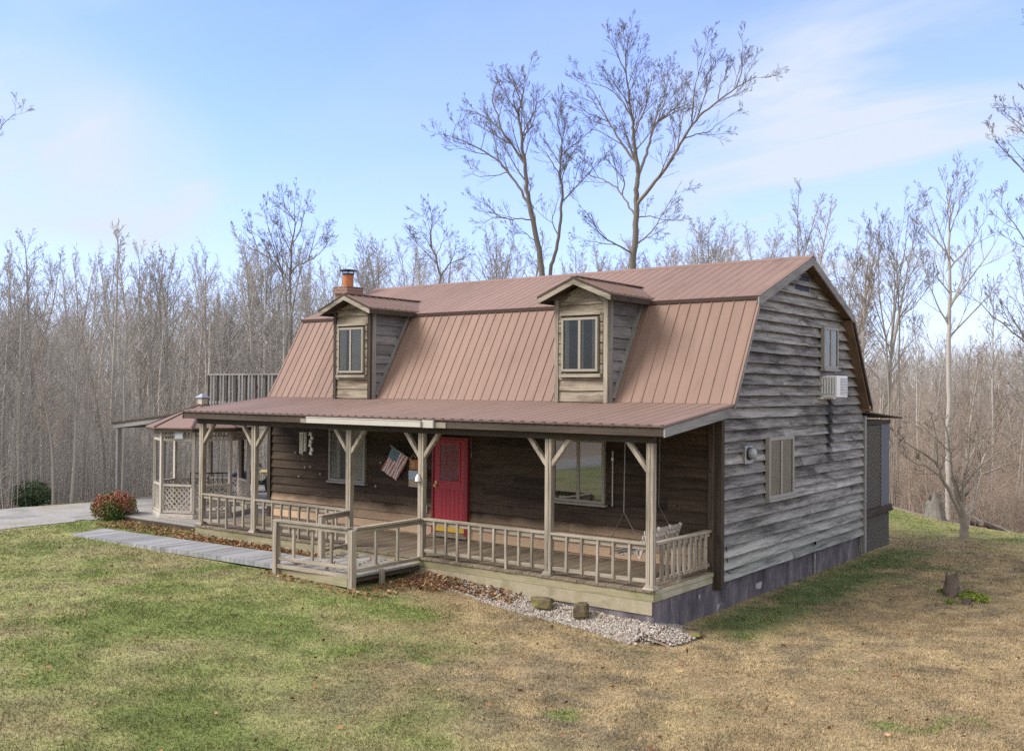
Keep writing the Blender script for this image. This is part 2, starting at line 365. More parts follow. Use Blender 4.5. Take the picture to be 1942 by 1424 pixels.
def thing(name, label, cat, loc=(0, 0, 0), rz=0, group=None):
    o = bpy.data.objects.new(name, None); COL.objects.link(o); o.location = loc; o.rotation_euler = (0, 0, rz); o.empty_display_size = .2
    o['label'] = label; o['category'] = cat
    if group: o['group'] = group
    return o
def tag(o, label, cat, group=None, kind=None):
    o['label'] = label; o['category'] = cat
    if group: o['group'] = group
    if kind: o['kind'] = kind
    return o
def struct(o): o['kind'] = 'structure'; return o
def stuff(o, label, cat): return tag(o, label, cat, kind='stuff')

# value noise
_T = np.random.default_rng(3).random((256, 256))
def vnoise(x, y):
    x = np.asarray(x, float); y = np.asarray(y, float); xi = np.floor(x).astype(int); yi = np.floor(y).astype(int); fx = x-xi; fy = y-yi
    fx = fx*fx*(3-2*fx); fy = fy*fy*(3-2*fy); g = lambda a, b: _T[a & 255, b & 255]
    return (g(xi, yi)*(1-fx)+g(xi+1, yi)*fx)*(1-fy)+(g(xi, yi+1)*(1-fx)+g(xi+1, yi+1)*fx)*fy
def fbm(x, y, o=4):
    s = 0; a = .5; t = 0
    for i in range(o): s = s+a*vnoise(np.asarray(x)*2**i+17*i, np.asarray(y)*2**i+31*i); t += a; a *= .55
    return s/t
def sstep(a, b, x): t = np.clip((np.asarray(x, float)-a)/(b-a), 0, 1); return t*t*(3-2*t)

# ------------------------------------------------------------------ terrain
def d_out(x, y):
    x = np.asarray(x, float); y = np.asarray(y, float)
    w = (fbm(x*.15, y*.15, 2)-.5)*3
    return np.maximum(np.maximum(-21.4-x, (y-17.2+.35*np.maximum(-x-4, 0)*0+.42*(x+1))*.92), x-40)+w*.5
def ground_z(x, y):
    x = np.asarray(x, float); y = np.asarray(y, float)
    h = -.27-.47*sstep(-7, .8, x)-.02*np.clip(-16-x, 0, 8)
    h = h-.05*np.clip(y-8, 0, 10)*sstep(-4, 2, x)*.3
    d = np.maximum(d_out(x, y), 0)
    h = h-np.minimum(.13*d, 3.0)
    rr = np.hypot(x+4, y)
    h = h+sstep(72, 165, rr)*(6+4*(fbm(x*.012, y*.012, 3)-.5)*2)
    # raised bed of gravel against the porch
    h = h+.03*(fbm(x*1.1, y*1.1, 3)-.5)*(d <= 0)+.5*(fbm(x*.2, y*.2, 3)-.5)*(d > 2)
    return h
gz = lambda x, y: float(ground_z(x, y))

def lawn_col(x, y):
    x = np.asarray(x, float); y = np.asarray(y, float)
    n1 = fbm(x*.30+5, y*.30, 4); n2 = fbm(x*.95+50, y*.95, 4); n3 = fbm(x*3.1, y*3.1+9, 3); n4 = fbm(x*.6+90, y*.6+40, 3)
    s = x+1.57*(y+4.5)
    g = sstep(-.2, -8.5, s+(n1-.5)*13)
    g = np.clip(g*(.15+1.75*sstep(.24, .78, n2*.75+n1*.35)), 0, 1)
    g = g*(1-.75*np.exp(-((y+4.9-.06*(x+12))/.75)**2)*(x < -7.5)*sstep(.3, .6, n4+.1))
    g = np.clip(g+.8*sstep(.66, .74, n2)*(s < 7), 0, 1)
    g = np.clip(g+sstep(10.5, 14.5, y+(n2-.5)*4)*.9+.75*np.exp(-((x+4.6)/1.5)**2-((y+4.4)/.7)**2), 0, 1)
    dg = np.exp(-(np.maximum(np.abs(x-.72)-.25, 0)/.45)**2)*sstep(-2.0, -.6, y)*sstep(11.5, 9, y)*sstep(.28, .5, n2+.08)
    dg = np.maximum(dg, .8*np.exp(-((x-1.6)/1.1)**2-((y-6.5)/2.2)**2)*sstep(.35, .55, n2))
    mix = lambda a, b, t: a*(1-t[..., None])+np.array(b)*t[..., None]
    tan = mix(np.broadcast_to(np.array((.325, .25, .142)), x.shape+(3,)), (.205, .165, .105), sstep(.4, .62, n3*.6+n1*.4))
    tan = mix(tan, (.285, .215, .125), sstep(.45, .7, n4))
    grn = mix(np.broadcast_to(np.array((.235, .24, .10)), x.shape+(3,)), (.15, .182, .058), sstep(.42, .66, n2))
    c = mix(tan, (.215, .21, .11), .5*sstep(-2, -9, s))
    c = c*(1-g[..., None])+grn*g[..., None]
    c = mix(c, (.06, .115, .035), np.clip(dg, 0, 1)*.78)
    return c*(.50+.55*fbm(x*3.3+3, y*3.3, 4)+.5*vnoise(x*9.7, y*9.7)*vnoise(x*4.1+7, y*4.1))[..., None]*1.08

def on_lawn(x, y):
    x = np.asarray(x, float); y = np.asarray(y, float)
    bad = ((x > -12.3) & (x < .02) & (y > -2.2) & (y < 8)) | ((x > -15.6) & (x < -12) & (y > -1.8) & (y < 2)) | ((x > -1) & (x < .02) & (y > 7) & (y < 10.6))
    bad |= ((x > -14.7) & (x < -5) & (y > -4.0) & (y < -2.85)) | ((x > -7.0) & (x < -5) & (y > -4.05) & (y < -2)) | (drive_d(x, y) < 0) | (d_out(x, y) > .2)
    return ~bad
def drive_d(x, y):
    """negative inside the gravel drive"""
    x = np.asarray(x, float); y = np.asarray(y, float); w = (fbm(x*.5, y*.5, 3)-.5)*1.0
    e = -16.6-.16*np.clip(y+3.5, -20, 8)*0+1.2*sstep(-2.5, .5, y)+3.6*sstep(1.8, 3.2, y)
    return np.maximum(np.maximum(x-e, -21.3-x), y-12)+w*.45

def axis_pts(a, b, fine, lo, hi):
    p = list(np.arange(a, b+1e-6, fine)); s = fine; q = b
    while q < hi: s *= 1.18; q += s; p.append(q)
    s = fine; q = a
    while q > lo: s *= 1.18; q -= s; p.insert(0, q)
    return np.array(p)
gx, gy = axis_pts(-26, 12, .16, -400, 400), axis_pts(-14, 20, .16, -400, 400)
X, Y = np.meshgrid(gx, gy, indexing='ij'); Z = ground_z(X, Y)
dd = d_out(X, Y); col = lawn_col(X, Y)
ff = np.stack([.26+.14*(fbm(X*.8, Y*.8)-.5), .205+.11*(fbm(X*.8, Y*.8)-.5), .16+.06*(fbm(X*.8, Y*.8)-.5)], -1)
t = sstep(-.2, 1.0, dd)[..., None]; col = col*(1-t)+ff*t
n0, n1_ = X.shape; idx = np.arange(n0*n1_).reshape(n0, n1_)
F4 = np.stack([idx[:-1, :-1], idx[1:, :-1], idx[1:, 1:], idx[:-1, 1:]], -1).reshape(-1, 4)
g_o = struct(fastmesh('ground', np.stack([X, Y, Z], -1).reshape(-1, 3), F4, 'lawn_soil', col=col.reshape(-1, 3), smooth=True))

# gravel drive, a sheet just above the ground
dx, dy = np.arange(-22.2, -11.5, .16), np.arange(-40, 13, .16)
X, Y = np.meshgrid(dx, dy, indexing='ij'); ok = drive_d(X, Y) < 0
ok[(X > -12.6) & (Y < 8.2)] = False
Z = ground_z(X, Y)+.012+.03*np.clip(-drive_d(X, Y), 0, 1)
n0, n1_ = X.shape; idx = np.arange(n0*n1_).reshape(n0, n1_)
okf = ok[:-1, :-1] & ok[1:, :-1] & ok[1:, 1:] & ok[:-1, 1:]
F4 = np.stack([idx[:-1, :-1], idx[1:, :-1], idx[1:, 1:], idx[:-1, 1:]], -1)[okf]
struct(fastmesh('driveway', np.stack([X, Y, Z], -1).reshape(-1, 3), F4, 'gravel_drive', smooth=True))

# path of grey boards from the drive to the porch step
mb = MB(); n = 52
for k in range(n):
    x0 = -14.65+k*(7.66/n); x1 = x0+7.66/n-.008; za, zb = -.235+.105*k/n, -.235+.105*(k+1)/n; j = R.uniform(-.004, .004); sk = .30*max(0, 1-(k/6))
    mb.hexa([(x0-.0+sk, -3.95+j, za-.09), (x1+sk, -3.95+j, zb-.09), (x1, -2.95+j, zb-.09), (x0, -2.95+j, za-.09), (x0+sk, -3.95+j, za), (x1+sk, -3.95+j, zb), (x1, -2.95+j, zb+.0), (x0, -2.95+j, za)])
wood('path_boards', (.31, .31, .32), (.235, .24, .25), (.14, .14, .145), 'y', .7, 1.6, (.8, 1.12))
struct(mb.build('path', 'path_boards'))

# grass blades
def grass(n, r0, r1, a0, a1):
    r = np.exp(NR.uniform(math.log(r0), math.log(r1), n)); a = NR.uniform(a0, a1, n)+YAW
    x = CAM.x-np.sin(a)*r; y = CAM.y+np.cos(a)*r; k = on_lawn(x, y); return x[k], y[k], r[k]
x, y, r = grass(900000, 5.5, 38, -.60, .60)
z = ground_z(x, y); c = lawn_col(x, y); n = len(x)
grn = np.clip((c[:, 1]-c[:, 0])*12, 0, 1)
th = NR.uniform(0, 2*math.pi, n); w = (.0024+.00036*r)*NR.uniform(.7, 1.4, n); h = (.012+.026*NR.random(n)+.010*grn)*(.6+.8*fbm(x*2, y*2, 2)); ln = NR.uniform(.004, .030, n); t2 = NR.uniform(0, 2*math.pi, n)
b = np.stack([x, y, z-.004], -1); dv = np.stack([np.cos(th)*w, np.sin(th)*w, 0*w], -1); tip = b+np.stack([np.cos(t2)*ln, np.sin(t2)*ln, h], -1)
V = np.stack([b-dv, b+dv, tip], 1).reshape(-1, 3); cc = c*NR.uniform(.85, 1.25, n)[:, None]
straw = NR.random(n) < .15; cc[straw] = cc[straw]*.6+np.array((.30, .24, .15))*.45
stuff(fastmesh('grass', V, np.arange(3*n).reshape(-1, 3), 'grass_blade', col=np.repeat(cc, 3, 0)), 'short winter lawn grass, green and tan, in front of the house', 'grass')

# leaves
def leaves(x, y, z, s, cols, name, label, mat='leaf', flat=.5):
    n = len(x); a = NR.normal(size=(n, 3)); a[:, 2] *= flat; a /= np.linalg.norm(a, axis=1)[:, None]; bb = np.cross(a, NR.normal(size=(n, 3))); bb /= np.linalg.norm(bb, axis=1)[:, None]
    p = np.stack([x, y, z], -1); s = s[:, None]
    V = np.stack([p-a*s, p-bb*s*.5, p+a*s, p+bb*s*.5], 1).reshape(-1, 3)
    cc = np.array(cols)[NR.integers(0, len(cols), n)]*NR.uniform(.6, 1.3, n)[:, None]
    return stuff(fastmesh(name, V, np.arange(4*n).reshape(-1, 4), mat, col=np.repeat(cc, 4, 0)), label, name.replace('_', ' '))
LC = [(.26, .13, .06), (.20, .10, .05), (.34, .20, .11), (.30, .22, .14), (.16, .08, .045)]
# gravel bed height against the porch
def bed_edge(x): return -2.52-.18*np.sin(x*1.9)*.5-.25*sstep(-2.5, .4, x)
def bed_z(x, y):
    t = np.clip((-2.19-np.asarray(y, float))/(-2.19-bed_edge(x)), 0, 1); top = -.30-.22*sstep(-5.2, .2, x)
    e = ground_z(x, y)
    return np.maximum(top*(1-t)+e*t, e)+.0
# bed: gravel stones
n = 12500
x = -4.9+5.9*NR.random(n)**.75; t = NR.random(n); ye = bed_edge(x); y = -2.19+(ye-.12+2.19)*t
m = (x > -.02) & (NR.random(n) < .9); y[m] = NR.uniform(-2.55, -1.35, m.sum()); keep = ~((x > -.02) & (np.hypot((x)/.62, (y+2.1)/.85) > 1)) & ~((x < -3) & (t < .5) & (NR.random(n) < .6))
x, y = x[keep], y[keep]; n = len(x)
def bedz(x, y):
    z = bed_z(x, y); q = (x > -.02)
    return np.where(q, ground_z(x, y)+.20*np.clip(1-np.hypot(x/.7, (y+2.15)/.9), 0, 1), z)
z = bedz(x, y)
ico = np.array([(0, 0, -1), (.72, -.53, -.45), (-.28, -.85, -.45), (-.89, 0, -.45), (-.28, .85, -.45), (.72, .53, -.45), (.28, -.85, .45), (-.72, -.53, .45), (-.72, .53, .45), (.28, .85, .45), (.89, 0, .45), (0, 0, 1)])
icf = np.array([(0, 1, 2), (1, 0, 5), (0, 2, 3), (0, 3, 4), (0, 4, 5), (1, 5, 10), (2, 1, 6), (3, 2, 7), (4, 3, 8), (5, 4, 9), (1, 10, 6), (2, 6, 7), (3, 7, 8), (4, 8, 9), (5, 9, 10), (6, 10, 11), (7, 6, 11), (8, 7, 11), (9, 8, 11), (10, 9, 11)])
def stones(x, y, z, s, name, cols, label, cat):
    n = len(x); V = ico[None]*NR.uniform(.65, 1.25, (n, 12, 1))*s[:, None, None]*NR.uniform(.6, 1.2, (n, 1, 3))+np.stack([x, y, z], -1)[:, None]
    cc = np.array(cols)[NR.integers(0, len(cols), n)]*NR.uniform(.75, 1.2, n)[:, None]
    return stuff(fastmesh(name, V.reshape(-1, 3), (icf[None]+12*np.arange(n)[:, None, None]).reshape(-1, 3), 'gravel_stone', col=np.repeat(cc, 12, 0)), label, cat)
stones(x, y, z+.005, NR.uniform(.009, .027, n), 'gravel', [(.34, .305, .265), (.26, .23, .205), (.41, .375, .335), (.18, .15, .13), (.34, .275, .235), (.29, .28, .27)], 'pale pinkish gravel banked along the foot of the porch', 'gravel')
# solid bed below the stones
bx = np.linspace(-5.3, .62, 90); t = np.linspace(0, 1, 14); X, T = np.meshgrid(bx, t, indexing='ij'); Yb = -2.185+(bed_edge(X)-.1+2.185)*T
Yb = np.where(X > .0, -1.35-(1.25)*T, Yb); Zb = np.where(X > 0, ground_z(X, Yb)+.18*np.clip(1-np.hypot(X/.7, (Yb+2.15)/.9), 0, 1)-.02, bed_z(X, Yb)-.012)
idx = np.arange(X.size).reshape(X.shape); F4 = np.stack([idx[:-1, :-1], idx[1:, :-1], idx[1:, 1:], idx[:-1, 1:]], -1).reshape(-1, 4)
struct(fastmesh('gravel_bed', np.stack([X, Yb, Zb], -1).reshape(-1, 3), F4, 'lawn_soil', col=np.broadcast_to(np.array((.27, .22, .17)), (X.size, 3)), smooth=True))

xs, ys, zs = [], [], []
def scat(n, x0, x1, y0, y1, zf, d=0):
    x = NR.uniform(x0, x1, n); y = NR.uniform(y0, y1, n); xs.append(x); ys.append(y); zs.append(zf(x, y)+NR.uniform(.0, .03+d, n))
scat(900, -4.95, -2.6, -2.55, -2.2, bed_z, .02); scat(700, -4.97, -4.0, -3.0, -2.2, bed_z, .04); scat(160, -3, -.6, -2.4, -2.2, bed_z)
scat(2600, -12.2, -7.05, -2.85, -2.2, lambda x, y: ground_z(x, y), .05); scat(900, -15.6, -12.2, -2.7, -1.75, ground_z, .04); scat(120, -7, -5, -4, -2.3, lambda x, y: -.09+0*x, 0)
scat(130, -7.2, -4.8, -4.35, -4.05, ground_z, .02); scat(260, -4.95, -4.3, -4.3, -2.6, ground_z, .02)
k = NR.random(1) ; n = 1500; r = np.exp(NR.uniform(math.log(6), math.log(34), n)); a = NR.uniform(-.6, .6, n)+YAW; x = CAM.x-np.sin(a)*r; y = CAM.y+np.cos(a)*r; kk = on_lawn(x, y); xs.append(x[kk]); ys.append(y[kk]); zs.append(ground_z(x[kk], y[kk])+.035)
x, y, z = map(np.concatenate, (xs, ys, zs)); leaves(x, y, z, NR.uniform(.018, .05, len(x)), LC, 'leaf_litter', 'fallen brown leaves lying along the porch foot and path')
# moss patch beside the small stump
n = 11000; a = NR.uniform(0, 2*math.pi, n); rr = np.sqrt(NR.random(n)); x = 3.05+.62*rr*np.cos(a); y = 3.95+.9*rr*np.sin(a); k = fbm(x*2.4, y*2.4, 3) > .38+.3*rr**2+.12*NR.random(n); x, y = x[k], y[k]
leaves(x, y, ground_z(x, y)+NR.uniform(.01, .07, len(x)), NR.uniform(.012, .03, len(x)), [(.20, .25, .035), (.13, .19, .035), (.24, .26, .06)], 'moss', 'bright green moss patch around the small rotten stump', flat=1)

# ------------------------------------------------------------------ house
L, P_, D = 12.1, 2.188, 7.85
house = thing('house', 'weathered wooden house with pinkish brown gambrel roof, two dormers and long front porch', 'house')
FL = [(.113, 2.965), (1.249, 4.986)]; FU = [(1.18, 4.975), (3.871, 5.987)]; BU = [(3.871, 5.987), (6.46, 4.92)]; BL = [(6.408, 4.941), (7.741, 2.888)]
def yf(z): z = z+.08; return max(0.0, FL[0][0]+(z-FL[0][1])*.562) if z < 4.986 else 1.249+(z-4.986)/.382
def yb(z): z = z+.08; return min(D, 6.408+(4.941-z)*.649) if z < 4.941 else 6.408-(z-4.941)/.412

def siding(mb, ext, z0, z1, place, row=.2, out=.045, wav=.02, joint=3.6, seed=0):
    rr = random.Random(seed); k = 0; z = z0
    while z < z1-.03:
        ra = row*rr.uniform(.97, 1.03) if k else row
        zt = min(z+ra+.03, z1); (a0, b0), (a1, b1) = ext(z), ext(zt)
        if b0-a0 < .08: break
        cuts = [0.0]; ln = b0-a0; u = rr.uniform(.5, 1)*joint
        while u < ln-.6: cuts.append(u/ln); u += rr.uniform(.6, 1.2)*joint
        cuts.append(1.0)
        ph = rr.uniform(0, 90)
        for c0, c1 in zip(cuts[:-1], cuts[1:]):
            n = max(2, int((c1-c0)*ln/.14)); i0 = len(mb.v); g = .0022/ln; o_ = out*rr.uniform(.95, 1.05); dz = rr.uniform(-.003, .003)
            for j in range(n+1):
                t = c0+g+(c1-c0-2*g)*j/n; ub = a0+(b0-a0)*t; ut = a1+(max(b1, a1+.02)-a1)*t; ut = min(max(ub, a1), max(b1, a1+.02))
                w = (float(fbm(ub*1.3+ph, k*3.7, 3))-.5)*2*wav+dz; bow = (float(vnoise(ub*.9+ph, k))-.5)*.012
                mb.v += [place(ub, .0, z+w), place(ub, o_+bow, z+w), place(ut, .006, zt)]
            for j in range(n):
                a, b = i0+3*j, i0+3*j+3
                mb.f += [(a+1, b+1, b+2, a+2), (a, b, b+1, a+1)]; mb.m += [mb.cur]*2
        z += ra; k += 1

pf = lambda u, o, z: (u, -o, z)        # front walls: u = x
pg = lambda u, o, z: (o, u, z)         # right gable: u = y
mb = MB(); mb.box(-L, .0, -.2, -.1, .12, 2.92); siding(mb, lambda z: (-L+.03, -.1), -.17, 2.62, pf, .2, seed=3, wav=.012)
mb.build('wall', 'front_siding', house, label='dark brown clapboard front wall under the porch')
mb = MB(); mb.prism([(0.02, -.18), (D, -.18), (D, 2.75), (6.44, 4.84), (3.871, 5.9), (1.28, 4.88), (.02, 2.8)], 'x', -.12, 0)
siding(mb, lambda z: (max(yf(z), .12 if z < 2.7 else 0), yb(z)-.02), -.19, 5.72, pg, .207, .125, .009, joint=4.5, seed=9)
mb.build('wall', 'gable_siding', house, label='silvery weathered gable wall of wavy edged boards')
mb = MB(); mb.box(-L, D-.12, -.18, -.13, D, 2.8); mb.prism([(0.14, -.18), (D-.13, -.18), (D-.13, 2.75), (6.44, 4.84), (3.871, 5.9), (1.28, 4.88), (.14, 2.8)], 'x', -L+.01, -L+.12)
mb.build('wall', 'front_siding', house)
mb = MB(); mb.box(.0, .0, -.32, .13, .12, 2.70); mb.box(-.1, -.075, -.32, .0, .12, 2.70); mb.build('corner_board', 'dark_trim_z', house, bevel=.006)
mb = MB(); mb.box(-L-.05, -.07, -.3, -L+.06, .1, 2.68); mb.build('corner_board', 'dark_trim_z', house)
mb = MB(); mb.box(.0, D-.11, -.62, .135, D+.02, 2.62); mb.build('corner_board', 'grey_trim_z', house)

def slab(mb, x0, x1, A, B, th=.05):
    d = (Vector(B)-Vector(A)).normalized(); n = Vector((d.y, -d.x)) if d.x*1 > 0 else Vector((-d.y, d.x))
    if n.y > 0: n = -n
    mb.prism([A, B, (B[0]+n.x*th, B[1]+n.y*th), (A[0]+n.x*th, A[1]+n.y*th)], 'x', x0, x1); return -n
def ribs(mb, x0, x1, A, B, n, sp=.2286, h=.018, skip=None, hw=.016, ht=.007):
    x = x0+.06
    while x < x1-.02:
        if skip is None or not skip(x):
            a = Vector((x, A[0]-.004*n.x, A[1]-.004*n.y)); b = Vector((x, B[0], B[1])); N = Vector((0, n.x, n.y)); wv = Vector((1, 0, 0))
            mb.hexa([a-wv*hw, a+wv*hw, b+wv*hw, b-wv*hw, a-wv*ht+N*h, a+wv*ht+N*h, b+wv*ht+N*h, b-wv*ht+N*h])
        x += sp
XR, XL = .313, -L-.28
def roof_part(A, B, mat, label, x0=XL, x1=XR, h=.018):
    mb = MB(); n = slab(mb, x0, x1, A, B); ribs(mb, x0, x1, A, B, n, h=h)
    return mb.build('roof', mat, house, label=label)
DC = [(-9.19, .615), (-2.83, .615)]
roof_part(FL[0], (1.249, 4.95), 'metal_roof', 'steep lower front slope of ribbed pinkish brown metal')
up_roof = roof_part(FU[0], FU[1], 'metal_roof', 'shallow upper front slope of ribbed metal', h=.009)
roof_part(BU[1], BU[0], 'metal_roof', 'upper rear slope of the gambrel roof'); roof_part(BL[1], BL[0], 'metal_roof', 'steep rear slope of the gambrel roof')
mb = MB(); mb.prism([(3.72, 5.945), (3.871, 6.012), (4.02, 5.94), (4.02, 5.925), (3.871, 5.995), (3.72, 5.93)], 'x', XL-.01, XR+.01); mb.build('ridge_cap', 'metal_roof', up_roof)
mb = MB(); mb.prism([(1.165, 4.968), (1.19, 4.978), (1.20, 4.93), (1.19, 4.90)], 'x', XL, XR); mb.build('drip_edge', 'roof_edge', house)
# porch roof
PA, PB = (-2.395, 2.656), (.12, 2.962)
mb = MB(); n = slab(mb, XL, .298, PA, PB, .035); ribs(mb, XL, .298, PA, PB, n, h=.008); pr = mb.build('porch_roof', 'metal_porch_roof', house)
mb = MB(); mb.box(XL+.02, -2.40, 2.615, .30, -2.372, 2.632)
for k in range(56): x = XL+.06+k*.2286; mb.box(x-.03, -2.403, 2.612, x+.03, -2.39, 2.662)
mb.build('roof_lip', 'roof_edge', pr)
mb = MB(); mb.box(XL+.04, -2.37, 2.47, .27, -2.33, 2.614); mb.build('fascia', 'dark_trim_x', house, bevel=.005)
mb = MB(); mb.prism([(-2.38, 2.612), (.0, 2.900), (.0, 2.735), (-2.38, 2.462)], 'x', .271, .30); mb.build('fascia', 'grey_trim_y', house, label='pale grey sloping board at the porch roof end')
mb = MB(); mb.prism([(-2.38, 2.612), (.0, 2.900), (.0, 2.735), (-2.38, 2.462)], 'x', XL+.01, XL+.04); mb.build('fascia', 'dark_trim_y', house)
mb = MB(); mb.prism([(-2.33, 2.56), (.0, 2.85), (.0, 2.83), (-2.33, 2.54)], 'x', XL+.05, .265); mb.build('porch_ceiling', 'soffit_wood_x', house)
mb = MB(); mb.box(-L, -2.17, 2.35, -.03, -2.07, 2.535); mb.build('porch_beam', 'dark_trim_x', house)
mb = MB(); mb.box(-7.98, -2.47, 2.475, -4.80, -2.373, 2.60); mb.box(-7.98, -2.48, 2.585, -4.80, -2.469, 2.605); mb.box(-4.80, -2.43, 2.468, -4.52, -2.372, 2.61); mb.build('gutter', 'pale_gutter', house, bevel=.008, label='short pale length of gutter on the porch fascia')
mb = MB(); mb.box(-8.25, -2.385, 2.475, -7.985, -2.371, 2.56); mb.build('fascia_patch', 'rail_wood_x', house)
mb = MB(); mb.box(-4.51, -2.385, 2.475, -4.25, -2.371, 2.575); mb.build('fascia_patch', 'rail_wood_x', house)
# rake boards and soffits on the gable
def rake(A, B, d, mat, x0=.285, x1=.318, lift=-.012, lab=None):
    mb = MB(); mb.prism([(A[0], A[1]+lift), (B[0], B[1]+lift), (B[0], B[1]+lift-d), (A[0], A[1]+lift-d)], 'x', x0, x1); return mb.build('rake_board', mat, house, label=lab)
rake((1.16, 4.952), (3.871, 5.985), .17, 'grey_trim_y'); rake((3.873, 5.985), (6.47, 4.916), .17, 'grey_trim_y')
rake((.14, 2.97), (1.2, 4.86), .12, 'grey_trim_y'); rake((6.43, 4.85), (7.74, 2.86), .12, 'dark_trim_y', lift=.0)
mb = MB()
mb.prism([(3.871, 5.90), (6.43, 4.845), (6.43, 4.82), (3.871, 5.875)], 'x', .02, .284); mb.prism([(1.25, 4.89), (3.871, 5.90), (3.871, 5.875), (1.25, 4.865)], 'x', .02, .284)
mb.build('soffit', 'soffit_wood_y', house)
mb = MB(); mb.prism([(6.33, 4.82), (7.63, 2.80), (7.60, 2.79), (6.30, 4.80)], 'x', .02, .284); mb.box(.0, 7.58, 2.74, .30, 7.72, 2.80); mb.build('soffit', 'soffit_wood_z', house, label='brown boarded underside of the rear roof overhang')
mb = MB(); mb.prism([(7.70, 2.86), (8.02, 2.75), (8.02, 2.70), (7.66, 2.80)], 'x', -2.6, .16); mb.build('rear_eave', 'roof_edge', house)
# foundation, deck
mb = MB(); mb.box(-L+.03, -2.165, -1.1, -.03, -1.9, -.185); mb.box(-.25, -1.898, -1.1, -.012, D-.02, -.185); mb.box(-.028, -2.163, -1.1, -.012, -1.899, -.185); mb.box(-L+.03, D-.2, -1.1, -.25, D-.02, -.185); mb.box(-L+.03, -1.9, -1.1, -L+.2, D-.2, -.185); mb.build('foundation', 'foundation_paint', house)
mb = MB(); mb.box(-5.0, -2.185, -.40, -.03, -2.167, -.185); mb.box(-L, -2.185, -.55, -5.02, -2.167, -.185); mb.build('skirting', 'pale_skirting', house)
mb = MB(); mb.box(-L, -2.188, -.18, .0, -2.15, -.04); mb.build('deck_rim', 'deck_rim', house)
mb = MB(); mb.box(-.04, -2.149, -.185, .004, -.08, -.07); mb.box(-.04, -2.149, -.065, .022, -.08, -.006); mb.build('deck_rim', 'mossy_board', house, label='green mossy edge boards at the right end of the deck')
mb = MB(); x = -L
while x < -.02: w_ = min(.142, .0-x); mb.box(x+.004, -2.215+R.uniform(-.006, .006), -.036, x+w_-.004, -.0, R.uniform(-.003, .002)); x += .142
mb.build('porch_deck', 'deck_boards', house)
# posts with braces
PX = [-.09, -2.088, -5.058, -7.035, -10.043, -11.939]; PY = -2.118
for i, x in enumerate(PX):
    mb = MB()
    w_ = .066; mb.box(x-w_, PY-w_+.01, .0, x+w_*.1, PY+w_-.01, 2.349); mb.box(x+w_*.1+.004, PY-w_+.014, .0, x+w_, PY+w_-.014, 2.349)
    p = mb.build('post', 'rail_wood_z', house, bevel=.004)
    if i in (0, 1, 4, 5):
        mb = MB(); mb.hexa([(x-.11, PY-.11, .0), (x+.11, PY-.11, .0), (x+.11, PY+.11, 0), (x-.11, PY+.11, 0), (x-.072, PY-.072, .07), (x+.072, PY-.072, .07), (x+.072, PY+.072, .07), (x-.072, PY+.072, .07)]); mb.build('base_block', 'rail_wood_x', p, bevel=.006)
    for s in (-1, 1):
        if (i == 0 and s == 1) or (i == 5 and s == -1): continue
        mb = MB(); mb.bar((x+s*.05, PY, 1.90), (x+s*.44, PY, 2.38), .075, .085, (0, 1, 0)); mb.build('brace', 'rail_wood_z', p, bevel=.004)

def railing(parent, a, b, zt, zbm, n, axis, wide=.042, dep=.038, feet=(), skew=True):
    a, b = Vector(a), Vector(b); d = (b-a).normalized(); mb = MB(); up = Vector((0, 0, 1)); nrm = d.cross(up)
    mb.bar(a+up*zt, b+up*zt, .115, .04); mb.bar(a+up*(zt-.06)+nrm*.0, b+up*(zt-.06), .04, .075); r = mb.build('railing', 'rail_wood_'+axis, parent, bevel=.004); mb = MB(); mb.bar(a+up*zbm, b+up*zbm, .05, .062); mb.build('bottom_rail', 'rail_wood_'+axis, r, bevel=.004); l = (b-a).length
    for k in range(n):
        p = a+d*(l*(k+1)/(n+1)); t = R.uniform(-.012, .012) if skew else 0; m2 = MB()
        low = .0 if k in feet else zbm-.028
        c0, c1 = p+up*low, p+up*(zt-.022)+d*t; q = c0+up*.0
        m2.bar(c0+nrm*.032, c1+nrm*.032, dep, wide, d); m2.build('baluster', 'rail_wood_z', r)
    return r
railing(house, (PX[5]+.066, PY, 0), (PX[4]-.066, PY, 0), .723, .125, 5, 'x', feet=(2,)); railing(house, (PX[4]+.066, PY, 0), (PX[3]-.066, PY, 0), .723, .125, 9, 'x', feet=(4,))
railing(house, (PX[2]+.066, PY, 0), (PX[1]-.066, PY, 0), .723, .125, 9, 'x', feet=(2, 6)); railing(house, (PX[1]+.066, PY, 0), (PX[0]-.066, PY, 0), .723, .125, 5, 'x', feet=(2,))
railing(house, (PX[0]+.02, PY+.066, 0), (PX[0]+.02, -.09, 0), .723, .125, 9, 'y', wide=.085, dep=.03, feet=(3,))
# entry platform in front of the gap
mb = MB(); x = -6.98
while x < -5.01: mb.box(x+.004, -4.0+R.uniform(-.01, .01), -.135, min(x+.14, -4.99)-.004, -2.225, -.1+R.uniform(-.003, .003)); x += .14
plat = mb.build('entry_platform', 'ramp_wood_y', house, label='grey boarded platform before the gap in the porch railing')
mb = MB(); mb.box(-6.9, -4.03, -.30, -5.08, -3.995, -.145); mb.build('platform_rim', 'deck_rim', plat); mb = MB(); mb.box(-5.05, -3.93, -.225, -5.015, -2.23, -.14); mb.build('platform_rim', 'dark_trim_y', plat)
for (x, y, zb_, zt) in ((-5.02, -3.97, -.5, .72), (-6.94, -4.06, -.42, .72), (-6.86, -3.02, -.30, .70)):
    mb = MB(); mb.box(x-.055, y-.055, zb_, x+.055, y+.055, zt-.02); mb.build('platform_post', 'rail_wood_z', plat, bevel=.004)
